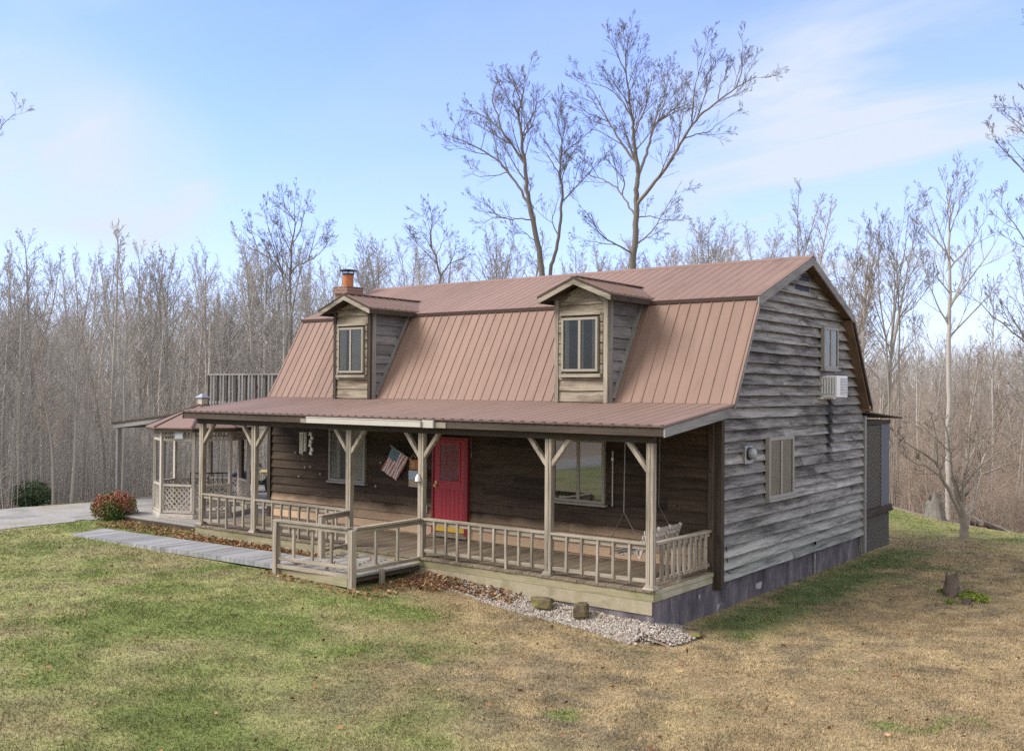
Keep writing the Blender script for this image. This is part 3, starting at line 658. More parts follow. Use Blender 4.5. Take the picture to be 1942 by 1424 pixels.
railing(plat, (-5.05, PY-.07, 0), (-5.02, -3.91, 0), .723, -.02, 2, 'y', wide=.05, skew=False); railing(plat, (-5.08, -3.97, 0), (-7.0, -4.06, 0), .723, .03, 3, 'x', wide=.055); railing(plat, (-7.03, PY-.07, 0), (-6.86, -3.06, 0), .71, .03, 1, 'y')
mb = MB(); mb.bar((-5.08, -4.0, -.11), (-6.9, -4.08, -.11), .035, .07); mb.build('platform_rail', 'rail_wood_x', plat)
mb = MB(); mb.box(-5.0, -3.32, -.42, -4.93, -3.24, -.07); mb.build('platform_post', 'rail_wood_z', plat)

# windows
def hex_p(mb, P, u0, u1, o0, o1, z0, z1): mb.hexa([P(u0, o1, z0), P(u1, o1, z0), P(u1, o0, z0), P(u0, o0, z0), P(u0, o1, z1), P(u1, o1, z1), P(u1, o0, z1), P(u0, o0, z1)])
def window(parent, P, u0, u1, z0, z1, frame='window_frame', fw=.055, back='curtain_dark', pane='window_glass', curt=None, name='window', sill=True, mull=1, base=.0):
    mb = MB(); o0, o1 = base, base+.095
    hex_p(mb, P, u0, u0+fw, o0, o1, z0, z1); hex_p(mb, P, u1-fw, u1, o0, o1, z0, z1); hex_p(mb, P, u0+fw, u1-fw, o0, o1-.003, z1-fw, z1); hex_p(mb, P, u0+fw, u1-fw, o0, o1-.003, z0, z0+fw)
    for k in range(mull):
        um = u0+(u1-u0)*(k+1)/(mull+1); hex_p(mb, P, um-fw*.6, um+fw*.6, o0, o1-.006, z0+fw, z1-fw)
    if sill: hex_p(mb, P, u0-.04, u1+.04, o0, o1+.035, z0-.045, z0-.002)
    w = mb.build(name, frame, parent, bevel=.004); host = w if name == 'window' else parent
    m2 = MB(); m2.q([P(u0+fw, o0+.075, z0+fw), P(u1-fw, o0+.075, z0+fw), P(u1-fw, o0+.075, z1-fw), P(u0+fw, o0+.075, z1-fw)]); m2.build('window_pane', pane, host)
    m3 = MB(); m3.q([P(u0+fw*.5, o0+.052, z0+fw*.5), P(u1-fw*.5, o0+.052, z0+fw*.5), P(u1-fw*.5, o0+.052, z1-fw*.5), P(u0+fw*.5, o0+.052, z1-fw*.5)]); m3.build('blind', back, host)
    if curt:
        for (c0, c1) in curt:
            m4 = MB(); n = 26; i0 = len(m4.v); a, b = u0+fw+(u1-u0-2*fw)*c0, u0+fw+(u1-u0-2*fw)*c1
            for k in range(n+1):
                u = a+(b-a)*k/n; o = o0+.060+.004*math.sin(k*1.35)+.003*math.sin(k*.6); m4.v += [P(u, o, z0+fw+.01), P(u, o, z1-fw)]
            for k in range(n): m4.f.append((2*k, 2*k+2, 2*k+3, 2*k+1)); m4.m.append(0)
            m4.build('curtain', 'curtain', host)
    return w
window(house, pf, -9.90, -8.69, 1.02, 2.27, back='curtain_dark', curt=[(.0, .28), (.5, 1)], frame='window_frame_grey', fw=.06)
window(house, pf, -3.45, -2.25, 1.02, 2.25, back='curtain_dark', pane='strong_glass', fw=.06)
window(house, pg, 4.93, 5.81, 3.69, 4.60, base=.08, frame='window_frame_grey', back='blind', curt=[(0, .46), (.54, 1)], fw=.06)
window(house, pg, 2.0, 3.25, 1.11, 2.31, base=.08, frame='window_frame_grey', back='curtain', curt=[(0, .46), (.54, 1)], fw=.07)
# attic vent light
mb = MB(); mb.prism([(3.47, 5.22), (4.36, 5.22), (4.36, 5.64), (4.13, 5.72), (3.47, 5.46)], 'x', .03, .062); v = mb.build('attic_window', 'window_frame_grey', house)
mb = MB(); mb.prism([(3.52, 5.26), (4.31, 5.26), (4.31, 5.62), (4.12, 5.68), (3.52, 5.44)], 'x', .063, .07); mb.build('window_pane', 'dark_blue', v)
# dormers
for di, (xm, hw) in enumerate(DC):
    mb = MB(); ZE, ZA = 4.96, 5.24
    mb.prism([(xm-hw, 2.93), (xm+hw, 2.93), (xm+hw, ZE), (xm, ZA), (xm-hw, ZE)], 'y', .0, .06)
    wz0, wz1, wl, wr = 3.55, 4.60, xm-.42, xm+.42
    e = lambda z: (xm-hw+.09+max(0, z-4.93)*2.0, xm+hw-.09-max(0, z-4.93)*2.0)
    siding(mb, e, 2.97, ZA-.02, pf, .21, .035, .014, joint=5, seed=40+di)
    dm = mb.build('dormer', 'dormer_front', house, label=('left' if di == 0 else 'right')+' roof dormer with paired casement window')
    # stepped plank ends beside the window
    for s in (-1, 1):
        for k in range(6):
            mb = MB(); z = 3.5+k*.2; u = xm+s*.475
            hex_p(mb, pf, u-.032, u+.032, .035, .058, z+.012, z+.185); mb.build('plank_end', 'dormer_front', dm)
    mb = MB(); hex_p(mb, pf, wl-.06, wr+.06, .03, .105, 3.44, 3.505); mb.build('window_sill', 'rail_wood_x', dm, bevel=.004); mb = MB(); hex_p(mb, pf, wl-.05, wr+.06, .03, .085, 4.645, 4.69); mb.build('window_trim', 'rail_wood_x', dm, bevel=.004)
    window(dm, pf, wl, wr, wz0, wz1, name='window_frame', fw=.05, back='curtain_dark', curt=[(.02, .16), (.52, .62), (.88, .99)] if di else [(0, .30), (.55, 1)], sill=False, base=.012)
    for s in (-1, 1): mb = MB(); hex_p(mb, pf, min(xm+s*hw, xm+s*(hw-.09)), max(xm+s*hw, xm+s*(hw-.09)), .0, .055, 2.95, ZE+.01); mb.build('corner_trim', 'dark_trim_z' if di == 0 else 'rail_wood_z', dm)
    sl = lambda z: .113+(z-2.965)*.562
    for s in (-1, 1):
        P = (lambda u, o, z, s=s: (xm+s*(hw-.02+o), u, z)); mb = MB()
        mb.prism([(.0, 2.93), (sl(4.98), 4.98), (.0, 4.98)], 'x', min(xm+s*(hw-.05), xm+s*(hw-.02)), max(xm+s*(hw-.05), xm+s*(hw-.02)))
        siding(mb, lambda z: (.08, max(sl(z), .09)), 3.12, 4.96, P, .22, .04, .02, joint=9, seed=60+di)
        if s < 0:
            for q, f in enumerate(mb.f): mb.f[q] = f[::-1]
        mb.build('side_wall', 'dormer_side', dm)
        mb = MB(); hex_p(mb, P, -.0, .095, .0, .055, 2.95, 4.95)
        a0, a1 = P(sl(3.0)-.02, .035, 3.04), P(sl(4.95)-.02, .035, 4.99); mb.bar(a0, a1, .05, .11, (1, 0, 0)); mb.build('side_trim', 'grey_trim_z', dm)
    # roof
    RA, RE, RH, YF = 5.372, 5.03, .845, -.32; ye, yr = 1.40, 2.32
    for s in (-1, 1):
        mb = MB(); e0, e1, r0, r1 = (xm+s*RH, YF, RE), (xm+s*RH, ye, RE), (xm, YF, RA), (xm, yr, RA); th = Vector((0, 0, -.035)); q = [Vector(p) for p in (e0, e1, r1, r0)]
        mb.hexa([p+th for p in q]+q)
        y = YF+.05
        while y < ye: mb.bar(Vector((xm+s*RH, y, RE+.004)), Vector((xm, y, RA+.004)), .035, .03); y += .2286
        rf = mb.build('dormer_roof', 'metal_porch_roof', dm)
        mb = MB(); a, b = Vector((xm+s*(RH-.01), YF-.004, RE-.045)), Vector((xm, YF-.004, RA-.045))
        mb.hexa([a+Vector((0, 0, -.10)), b+Vector((0, 0, -.10)), b+Vector((0, .025, -.10)), a+Vector((0, .025, -.10)), a, b, b+Vector((0, .025, 0)), a+Vector((0, .025, 0))]); mb.build('dormer_fascia', 'rail_wood_x', dm)
        mb = MB(); a, b = Vector((xm+s*(RH+.004), YF-.012, RE-.002)), Vector((xm, YF-.012, RA-.002))
        mb.hexa([a+Vector((0, 0, -.045)), b+Vector((0, 0, -.045)), b+Vector((0, .02, -.045)), a+Vector((0, .02, -.045)), a, b, b+Vector((0, .02, 0)), a+Vector((0, .02, 0))])
        mb.box(min(xm+s*(RH-.03), xm+s*(RH-.005)), YF+.03, RE-.14, max(xm+s*(RH-.03), xm+s*(RH-.005)), ye-.08, RE-.04); mb.build('roof_edge_trim', 'dark_trim_x', dm)
    mb = MB(); mb.bar((xm, YF-.01, RA+.008), (xm, yr, RA+.008), .16, .02); mb.build('dormer_ridge', 'metal_porch_roof', dm)
    mb = MB(); mb.prism([(xm-RH+.04, RE-.06), (xm, RA-.06), (xm+RH-.04, RE-.06), (xm+RH-.04, RE-.09), (xm, RA-.09), (xm-RH+.04, RE-.09)], 'y', YF+.03, .0); mb.build('dormer_soffit', 'dark_trim_y', dm)
# door
mb = MB(); dx0, dx1 = -6.57, -5.70
mb.box(dx0, -.075, .14, dx1, -.02, 2.11)
for (a, b, c, d) in ((.10, .77, .28, 1.02),): pass
for k in range(6): x = dx0+.14+k*.118; mb.box(x, -.083, .42, x+.085, -.0755, 1.05)
for (x0, z0, x1, z1) in ((.13, 1.19, .74, 1.235), (.13, 2.02, .74, 2.06), (.13, 1.235, .17, 2.02), (.70, 1.235, .74, 2.02)): mb.box(dx0+x0, -.092, z0, dx0+x1, -.0755, z1)
for k in (1, 2): mb.box(dx0+.17+k*.177-.008, -.088, 1.235, dx0+.17+k*.177+.008, -.0755, 2.02)
for k in (1, 2): mb.box(dx0+.17, -.086, 1.235+k*.262-.008, dx0+.70, -.0755, 1.235+k*.262+.008)
door = mb.build('door', 'red_paint', house, bevel=.003, label='red front door with a glazed upper half')
mb = MB(); mb.q([(dx0+.17, -.080, 1.235), (dx0+.70, -.080, 1.235), (dx0+.70, -.080, 2.02), (dx0+.17, -.080, 2.02)]); mb.build('door_glass', 'window_glass', door)
mb = MB(); mb.tube([(dx0+.18, -.0785, 1.25), (dx0+.34, -.0785, 1.25)], .001, 4); mb.box(dx0+.172, -.0782, 1.236, dx0+.698, -.0765, 2.019); mb.build('glass_reflection', 'red_shade_reflection', door)  # dark red sheet behind the pane paints the red reflection in it
mb = MB(); mb.box(dx0+.02, -.088, .15, dx1-.02, -.0755, .36); mb.build('kick_plate', 'yellow_paint', door)
mb = MB(); mb.box(dx0+.03, -.092, 1.08, dx0+.085, -.0755, 1.22); mb.tube([(dx0+.057, -.09, 1.12), (dx0+.057, -.14, 1.12)], .028, 10); mb.build('door_handle', 'brass', door)
mb = MB(); mb.box(-6.63, -.10, .10, -6.575, -.0, 2.17); mb.box(-5.695, -.11, .10, -5.61, .0, 2.17); mb.box(-6.575, -.10, 2.115, -5.695, -.0, 2.17); mb.build('door_frame', 'red_shade_reflection', house, bevel=.003)  # the frame's shade is put into its darker red
mb = MB(); mb.box(-6.63, -.14, .045, -5.60, -.0, .098); mb.build('threshold', 'rail_wood_x', house)
# chimney
mb = MB(); mb.box(-12.88, 2.83, -.5, -12.40, 3.35, 5.80); mb.box(-12.93, 2.78, 5.80, -12.37, 3.40, 6.0); ch = mb.build('chimney', 'chimney_brick', house)
mb = MB(); mb.tube([(-12.65, 3.09, 5.99), (-12.65, 3.09, 6.36)], [.155, .145], 14); mb.build('flue', 'terracotta', ch, smooth=False)
mb = MB(); mb.tube([(-12.65, 3.09, 6.34), (-12.65, 3.09, 6.39)], .17, 14); mb.tube([(-12.65, 3.09, 6.45), (-12.65, 3.09, 6.475), (-12.65, 3.09, 6.51)], [.24, .24, .03], 16)
for k in range(4): a = math.pi/4+k*math.pi/2; mb.tube([(-12.65+.14*math.cos(a), 3.09+.14*math.sin(a), 6.38), (-12.65+.16*math.cos(a), 3.09+.16*math.sin(a), 6.46)], .012, 6)
mb.build('chimney_cap', 'black_metal', ch)
# screened back porch
mb = MB(); mb.box(-3.2, D, -.95, -.10, 10.36, .16); mb.box(-3.2, D+.02, .30, -.10, 9.62, 2.50); sp = mb.build('screened_porch', 'screen_dark', house, label='lattice and screen enclosed porch at the rear corner')
mb = MB()
def lattice(mb, u0, u1, z0, z1, P, sp_, w_=.02, o0=.0, o1=.012):
    for s in (-1, 1):
        c = -(z1-z0) if s > 0 else 0
        t = u0+c if s > 0 else u0
        e = u1 if s > 0 else u1+(z1-z0)
        while t < e:
            # line u = t + s*(z-z0)
            za = z0; zb2 = z1
            if s > 0: lo, hi = max(z0, z0+(u0-t)), min(z1, z0+(u1-t))
            else: lo, hi = max(z0, z0+(t-u1)), min(z1, z0+(t-u0))
            if hi-lo > .02:
                oa, ob = (o0, o1) if s > 0 else (o1+.002, 2*o1-o0+.002)
                ua, ub = t+s*(lo-z0), t+s*(hi-z0); h = w_*.7
                mb.hexa([P(ua-h, ob, lo), P(ua+h, ob, lo), P(ua+h, oa, lo), P(ua-h, oa, lo), P(ub-h, ob, hi), P(ub+h, ob, hi), P(ub+h, oa, hi), P(ub-h, oa, hi)])
            t += sp_
px_ = lambda u, o, z: (-.098+o, u, z)
lattice(mb, D+.05, 9.60, .32, 2.36, px_, .105, .022); lattice(mb, D+.05, 10.34, -.85, .10, px_, .075, .016); mb.build('lattice', 'screen_lattice', sp)
mb = MB(); mb.box(-.13, 9.64, .26, -.085, 10.36, 2.42); mb.build('screen_panel', 'screen_blue', sp)
mb = MB(); mb.box(-.12, D+.01, .14, .0, 10.42, .20); mb.box(-.12, D+.01, .20, -.02, 10.42, .30); mb.box(-.14, 9.60, .2, -.07, 9.66, 2.5); mb.box(-.14, D+.02, 2.38, -.06, 10.38, 2.48); mb.build('porch_trim', 'dark_trim_y', sp)
mb = MB(); mb.prism([(D-.02, 2.74), (11.0, 2.535), (11.0, 2.50), (D-.02, 2.70)], 'x', -3.4, .06); mb.build('lean_to_roof', 'dark_trim_y', sp)
# pipe and spigot on the foundation, loose cable on the wall
mb = MB(); mb.tube([(.03, 4.76, -.95), (.035, 4.76, -.28), (.035, 4.72, -.16), (.06, 4.64, -.08)], .022, 8); mb.tube([(.02, 4.62, -.02), (.10, 4.62, -.02)], .055, 10); mb.box(.04, 4.57, -.09, .10, 4.67, .03); mb.build('drain_pipe', 'grey_metal', house)
mb = MB(); mb.tube([(.065, .30, .55), (.07, .38, .2), (.068, .35, -.02), (.07, .48, -.10), (.07, .75, -.14)], .008, 6); mb.build('cable', 'black_rubber', house)
# upper deck behind
mb = MB(); mb.box(-18.85, 3.0, 2.46, -12.5, 6.6, 2.62); bal = mb.build('upper_deck', 'dark_trim_x', house)
mb = MB(); mb.bar((-18.85, 3.02, 3.59), (-12.5, 3.02, 3.59), .09, .045); mb.bar((-18.82, 3.0, 3.59), (-18.82, 6.6, 3.59), .09, .045); mb.bar((-18.85, 3.02, 2.72), (-12.5, 3.02, 2.72), .04, .08); mb.build('deck_rail', 'grey_trim_x', bal)
for k in range(30): x = -18.82+k*.155; mb = MB(); mb.box(x-.026, 2.98, 2.55, x+.026, 3.02, 3.57); mb.build('deck_baluster', 'grey_trim_z' if k % 3 else 'dark_trim_z', bal)
for k in range(1, 18): y = 3.0+k*.2; mb = MB(); mb.box(-18.84, y-.026, 2.55, -18.80, y+.026, 3.57); mb.build('deck_baluster', 'grey_trim_z', bal)
for x, y in ((-18.76, 3.06), (-17.2, 3.06), (-18.76, 6.5), (-14.6, 3.06)): mb = MB(); mb.box(x-.05, y-.05, -.6, x+.05, y+.05, 2.459); mb.build('deck_post', 'soffit_wood_z' if x < -18 else 'dark_trim_z', bal)

# ------------------------------------------------------------------ things on and around the house
# air conditioner
t = thing('air_conditioner', 'white window air conditioner jutting from the gable wall below the upper window', 'air conditioner', (.03, 5.32, 3.07))
mb = MB(); mb.box(.0, -.33, .0, .40, .33, .47); mb.build('casing', 'white_plastic', t, bevel=.015)
mb = MB(); mb.box(.05, -.337, .06, .35, -.331, .42)
mb.build('side_grille', 'grille_grey', t)
mb = MB()
for k in range(5): x = .06+k*.06; mb.box(x, -.345, .07, x+.028, -.336, .41)
mb.build('side_louver', 'white_plastic', t)
mb = MB(); mb.box(.401, -.12, .06, .407, .30, .42); mb.build('grille', 'grille_grey', t); mb = MB()
for k in range(10): z = .07+k*.035; mb.box(.406, -.11, z, .414, .29, z+.014)
mb.build('louver', 'white_plastic', t)
mb = MB(); mb.box(-.01, -.45, -.03, .09, .48, -.002); mb.box(-.01, -.44, .475, .06, .44, .52); mb.build('mount', 'white_plastic', t)
# meter
t = thing('electric_meter', 'round glass electric meter on a grey box beside the lower gable window', 'meter', (.05, 1.12, 1.85))
mb = MB(); mb.box(0, -.16, .0, .10, .16, .34); mb.build('meter_box', 'grey_metal', t, bevel=.01)
mb = MB(); mb.tube([(.10, .0, .19), (.21, .0, .19), (.235, 0, .19)], [.105, .10, .05], 16); mb.build('meter_dome', 'glass_bulb', t, smooth=True)
mb = MB(); mb.tube([(.10, .0, .19), (.125, .0, .19)], .122, 16); mb.build('meter_ring', 'black_metal', t)
# flag
t = thing('flag', 'small american flag on a slanted pole on the front wall left of the red door', 'flag', (-7.2, -.06, 1.62))
a, b = Vector((0, 0, -.02)), Vector((-.50, -.22, .32)); mb = MB(); mb.tube([a, b], .012, 6); mb.build('flag_pole', 'pale_gutter', t)
mb = MB(); nx_, ny_ = 13, 12; top = [a+(b-a)*(.22+.68*i/nx_) for i in range(nx_+1)]; dn = Vector((-.30, -.05, -.52))
gridv = [[top[i]+dn*(j/ny_)+Vector((0, .02*math.sin(i*.9+j*.4), 0)) for j in range(ny_+1)] for i in range(nx_+1)]
for i in range(nx_):
    for j in range(ny_):
        mb.cur = 2 if (i >= 6 and j < 5) else (0 if i % 2 == 0 else 1)
        mb.q([gridv[i][j], gridv[i+1][j], gridv[i+1][j+1], gridv[i][j+1]])
mb.build('flag_cloth', ['flag_red', 'flag_white', 'flag_blue'], t)
# wind chimes
def chimes(loc, n, ln, label, wheel=.07):
    t = thing('wind_chime', label, 'wind chime', loc, group='wind chimes hanging along the porch'); mb = MB(); mb.tube([(0, 0, -.4), (0, 0, 0)], .006, 5); mb.build('cord', 'chain_steel', t); mb = MB(); mb.cyl((0, 0), wheel, -.43, -.40, 12); mb.build('chime_cap', 'chime_tube', t)
    for k in range(n):
        a = 2*math.pi*k/n; mb = MB(); mb.tube([(wheel*.75*math.cos(a), wheel*.75*math.sin(a), -.43), (wheel*.75*math.cos(a), wheel*.75*math.sin(a), -.45-ln*(.8+.2*k/n))], .017, 8); mb.build('chime_tube', 'chime_tube', t)
    mb = MB(); mb.tube([(0, 0, -.43), (0, 0, -.62-ln)], .004, 4); mb.cyl((0, 0), .03, -.55-ln, -.53-ln, 8); mb.build('clapper', 'chain_steel', t)
chimes((-9.52, -1.2, 2.6), 6, .46, 'silver tube wind chime hanging before the dark wall left of the left porch window', .085)
chimes((-12.18, -1.9, 2.42), 5, .55, 'long pale wind chime hanging at the left end of the porch beside the gazebo', .07)
# ornaments on the wall
t = thing('wall_ornament', 'white shell mobile hanging in front of the left porch window', 'ornament', (-9.15, -1.3, 2.5)); mb = MB(); mb.tube([(0, 0, -.75), (0, 0, 0)], .005, 5); mb.build('cord', 'chain_steel', t)
mb = MB()
for k in range(6): mb.hexa([(x_*.04+.03*math.sin(k*2), y_*.015, -.75+z_*.045+k*.085) for x_, y_, z_ in ((-1, -1, -.6), (1, -1, -1), (1, 1, -1), (-1, 1, -.6), (-.6, -1, 1), (.8, -1, .7), (.8, 1, .7), (-.6, 1, 1))])
mb.build('shells', 'chime_tube', t)
t = thing('wall_sign', 'orange and tan hanging sign boards on the wall beside the flag pole', 'sign', (-7.17, -.06, 1.14))
mb = MB(); mb.box(-.12, -.03, .28, .12, .0, .50); mb.build('sign_board', 'sign_orange', t); mb = MB(); mb.box(-.14, -.035, .06, .12, .0, .26); mb.build('sign_board', 'sign_blue', t, label='pale blue board'); mb = MB(); mb.box(-.14, -.03, -.10, .13, .0, .055); mb.build('sign_board', 'sign_tan', t, label='tan board'); mb = MB(); mb.tube([(-.08, -.035, .53), (0, -.03, .62), (.08, -.035, .53)], .008, 5); mb.box(-.06, -.036, .32, .05, -.031, .46); mb.build('sign_wire', 'sign_tan', t)
t = thing('wall_lantern', 'small brass lantern on the wall between the post and the red door', 'lantern', (-6.83, -.05, 1.22)); mb = MB(); mb.box(-.05, -.03, -.02, .05, .0, .22); mb.build('back_plate', 'brass', t); mb = MB(); mb.tube([(0, -.10, .0), (0, -.10, .14), (0, -.10, .2)], [.05, .065, .01], 6); mb.build('lamp_body', 'brass', t)
t = thing('post_bell', 'small white bell hanging on the porch post beside the sign boards', 'bell', (-5.09, PY-.09, 1.50)); mb = MB(); mb.tube([(0, 0, -.06), (0, 0, .02), (0, 0, .07)], [.055, .045, .015], 10); mb.build('bell_body', 'white_plastic', t); mb = MB(); mb.bar((0, .03, .06), (0, 0, .06), .02, .02); mb.build('hook', 'chain_steel', t)
t = thing('outlet_box', 'small white outlet cover low on the wall left of the red door', 'outlet', (-6.82, -.06, .50)); mb = MB(); mb.box(-.05, -.035, 0, .05, .0, .16); mb.build('cover', 'white_plastic', t, bevel=.01); mb = MB(); mb.box(-.03, -.042, .03, .03, -.034, .13); mb.build('flap', 'pale_gutter', t)
t = thing('hanging_string', 'thin pale cord hanging from the porch ceiling right of the red door', 'cord', (-5.2, -.5, 2.72)); mb = MB(); mb.tube([(0, 0, 0), (.01, 0, -.3), (.0, 0, -.62), (.02, 0, -.85)], .006, 5); mb.cyl((.02, 0), .015, -.92, -.84, 6); mb.build('cord', 'chain_steel', t)
t = thing('hanging_bulb', 'small bare bulb hanging under the porch ceiling between door and right window', 'bulb', (-4.45, -.35, 2.8)); mb = MB(); mb.tube([(0, 0, 0), (0, 0, -.42)], .004, 5); mb.build('flex', 'black_rubber', t); mb = MB(); mb.tube([(0, 0, -.42), (0, 0, -.47), (0, 0, -.53), (0, 0, -.56)], [.018, .03, .03, .008], 8); mb.build('bulb', 'pale_gutter', t)
t = thing('thermometer', 'thin white thermometer strip on the wall right of the right porch window', 'thermometer', (-2.08, -.055, 1.0)); mb = MB(); mb.box(-.012, -.012, 0, .012, 0, 1.05); mb.build('strip', 'pale_gutter', t); mb = MB(); mb.box(-.025, -.016, .86, .025, 0, .92); mb.build('bracket', 'grey_metal', t)
# knobs on the front wall: small pale hooks
for k, (x, z) in enumerate(((-11.1, 1.62), (-10.75, 1.28), (-10.55, 1.30), (-10.2, 1.15), (-10.95, 1.05), (-8.2, 1.52), (-8.35, .98))):
    mb = MB(); mb.tube([(0, 0, 0), (0, -.03, 0), (0, -.045, .0)], [.02, .028, .012], 7); o = mb.build('wall_peg', 'pale_gutter'); o.location = (x, -.045, z)
    tag(o, 'tiny pale peg on the dark front wall left of the red door', 'peg', 'pale pegs dotted on the front wall')
# porch swing
t = thing('porch_swing', 'weathered slatted porch swing hanging on chains behind the corner post', 'porch swing', (-.93, -.92, .26))
mb = MB()
for k in range(6): x = -.28+k*.09; mb.box(x, -.62, .12+.02*abs(k-2), x+.07, .62, .14+.02*abs(k-2))
mb.build('seat', 'grey_trim_y', t); mb = MB()
for k in range(5): z = .20+k*.085; x = .25+.035*k; mb.bar((x, -.62, z), (x, .62, z), .018, .065)
for y in (-.58, -.2, .2, .58): mb.bar((.27, y, .10), (.44, y, .60), .05, .03, (0, 1, 0))
mb.build('backrest', 'gazebo_wood_y', t)
for s in (-1, 1):
    mb = MB(); mb.bar((-.30, s*.60, .34), (.36, s*.60, .38), .06, .03); mb.bar((-.26, s*.60, .10), (-.26, s*.60, .34), .05, .05, (0, 1, 0)); mb.build('armrest', 'soffit_wood_x', t)
    mb = MB(); mb.tube([(-.02, s*.61, .86), (.0, s*.61, 2.42)], .009, 5); mb.tube([(-.28, s*.61, .36), (-.02, s*.61, .86), (.30, s*.61, .36)], .008, 5); mb.build('chain', 'chain_steel', t)
# gazebo
GX, GY = -14.70, -.16
va = math.atan2(CAM.y-GY, CAM.x-GX)
gzb = thing('gazebo', 'octagonal wooden gazebo with lattice panels and a pink metal roof beside the porch', 'gazebo', (GX, GY, -.13))
AN = [va-math.radians(9.6+45*k) for k in range(8)]; OC = lambda r, z: [(r*math.cos(a), r*math.sin(a), z) for a in AN]
zs_ = .13   # local z of deck level zero
mb = MB(); mb.prism([(p[0], p[1]) for p in OC(1.27, 0)], 'z', .0, .05); mb.prism([(p[0], p[1]) for p in OC(1.24, 0)], 'z', .052, .11); mb.build('floor', 'gazebo_wood_x', gzb)
for k in range(8):
    a = AN[k]; c = Vector((1.2*math.cos(a), 1.2*math.sin(a), 0)); mb = MB(); rad = Vector((math.cos(a), math.sin(a), 0))
    mb.bar(c+Vector((0, 0, .11)), c+Vector((0, 0, 2.24)), .075, .085, rad); mb.build('post', 'gazebo_wood_z', gzb, bevel=.004)
    a2 = AN[(k+1) % 8]; e = Vector((1.2*math.cos(a2), 1.2*math.sin(a2), 0)); d = (e-c).normalized(); l = (e-c).length; nn = d.cross(Vector((0, 0, 1)))
    P = lambda u, o, z, c=c, d=d, nn=nn: tuple(c+d*u+nn*o+Vector((0, 0, z)))
    mb = MB()
    if k not in (6,):   # one side is the doorway
        mb.bar(P(.05, 0, .83), P(l-.05, 0, .83), .06, .05); mb.bar(P(.05, 0, .16), P(l-.05, 0, .16), .06, .06); mb.bar(P(.055, 0, .19), P(.055, 0, .80), .04, .04, d); mb.bar(P(l-.055, 0, .19), P(l-.055, 0, .80), .04, .04, d)
        lattice(mb, .075, l-.075, .20, .80, P, .14, .03, .0, .012); mb.build('lattice_panel', 'gazebo_wood_x', gzb)
    mb = MB(); mb.bar(P(.04, 0, 1.98), P(l-.04, 0, 1.98), .05, .06); mb.bar(P(.04, 0, 2.09), P(l-.04, 0, 2.09), .03, .03); mb.bar(P(.04, 0, 2.2), P(l-.04, 0, 2.2), .04, .06)
    for q in range(9): u = .08+(l-.16)*q/8; mb.bar(P(u, 0, 2.0), P(u, 0, 2.18), .03, .03, d)
    mb.build('frieze', 'gazebo_wood_x', gzb)
E8, AP = OC(1.44, 2.30), (0, 0, 2.90); mb = MB()
for k in range(8):
    a, b = E8[k], E8[(k+1) % 8]; mb.q([a, b, AP]); mb.q([(b[0], b[1], b[2]-.03), (a[0], a[1], a[2]-.03), (0, 0, 2.87)]); mb.q([(a[0], a[1], a[2]-.03), (b[0], b[1], b[2]-.03), b, a])
grf = mb.build('gazebo_roof', 'metal_porch_roof', gzb)
mb = MB()
for k in range(8): mb.bar(Vector(E8[k])+Vector((0, 0, .012)), Vector(AP)+Vector((0, 0, .01)), .05, .02)
mb.build('hip_cap', 'roof_edge', grf)
mb = MB()
for k in range(8): a, b = Vector(OC(1.41, 2.235)[k]), Vector(OC(1.41, 2.235)[(k+1) % 8]); mb.bar(a, b, .025, .075)
mb.build('gazebo_fascia', 'dark_trim_x', grf)
mb = MB(); mb.box(-.09, -.09, 2.80, .09, .09, 3.05); cu = mb.build('cupola', 'gazebo_wood_z', gzb); mb = MB(); mb.hexa([(-.14, -.14, 3.05), (.14, -.14, 3.05), (.14, .14, 3.05), (-.14, .14, 3.05), (-.03, -.03, 3.15), (.03, -.03, 3.15), (.03, .03, 3.15), (-.03, .03, 3.15)]); mb.build('cupola_roof', 'grey_metal', cu)
# plaque on the gazebo frieze
c = (Vector(OC(1.27, 2.12)[0])*.58+Vector(OC(1.27, 2.12)[1])*.42); mid = (AN[0]+AN[1])/2
t = thing('plaque', 'small pale blue and white plaque on the gazebo frieze', 'plaque', Vector((GX, GY, -.13))+c, mid)
mb = MB(); mb.box(.0, -.12, -.11, .02, .12, .11); mb.build('board', 'sign_blue', t); mb = MB(); mb.box(.021, -.10, -.08, .025, .10, .02); mb.build('face', 'white_plastic', t)
# low deck beside the porch, under the gazebo
mb = MB(); y = -1.72
while y < 1.5: mb.box(-16.1+.12*math.sin(y), y+.004, -.17, -12.13, y+.136, -.135+R.uniform(-.002, .002)); y += .14
dk = mb.build('side_deck', 'ramp_wood_x', house, label='low dark deck that carries the gazebo'); mb = MB(); mb.box(-16.1, -1.72, -.42, -12.13, -1.69, -.172); mb.build('deck_rim', 'dark_trim_x', dk)
# black metal table and bench inside / behind the gazebo
t = thing('patio_table', 'black metal patio table behind the gazebo', 'table', (-16.6, 2.3, gz(-16.6, 2.3))); mb = MB(); mb.box(-.7, -.4, .69, .7, .4, .73); mb.build('tabletop', 'black_metal', t)
for x in (-.6, .6):
    for y in (-.33, .33): mb = MB(); mb.tube([(x, y, 0), (x*.93, y*.93, .70)], .02, 6); mb.build('leg', 'black_metal', t)
t = thing('patio_bench', 'black metal bench against the far lattice inside the gazebo', 'bench', (GX-.45, GY+.55, -.02), va+math.pi/2)
mb = MB(); mb.box(-.5, -.2, .40, .5, .2, .43); mb.build('seat', 'black_metal', t); mb = MB()
for k in range(9): mb.tube([(-.48+k*.12, .2, .43), (-.48+k*.12, .27, .85)], .01, 5)
mb.tube([(-.5, .27, .86), (.5, .27, .86)], .018, 6); mb.build('backrest', 'black_metal', t)
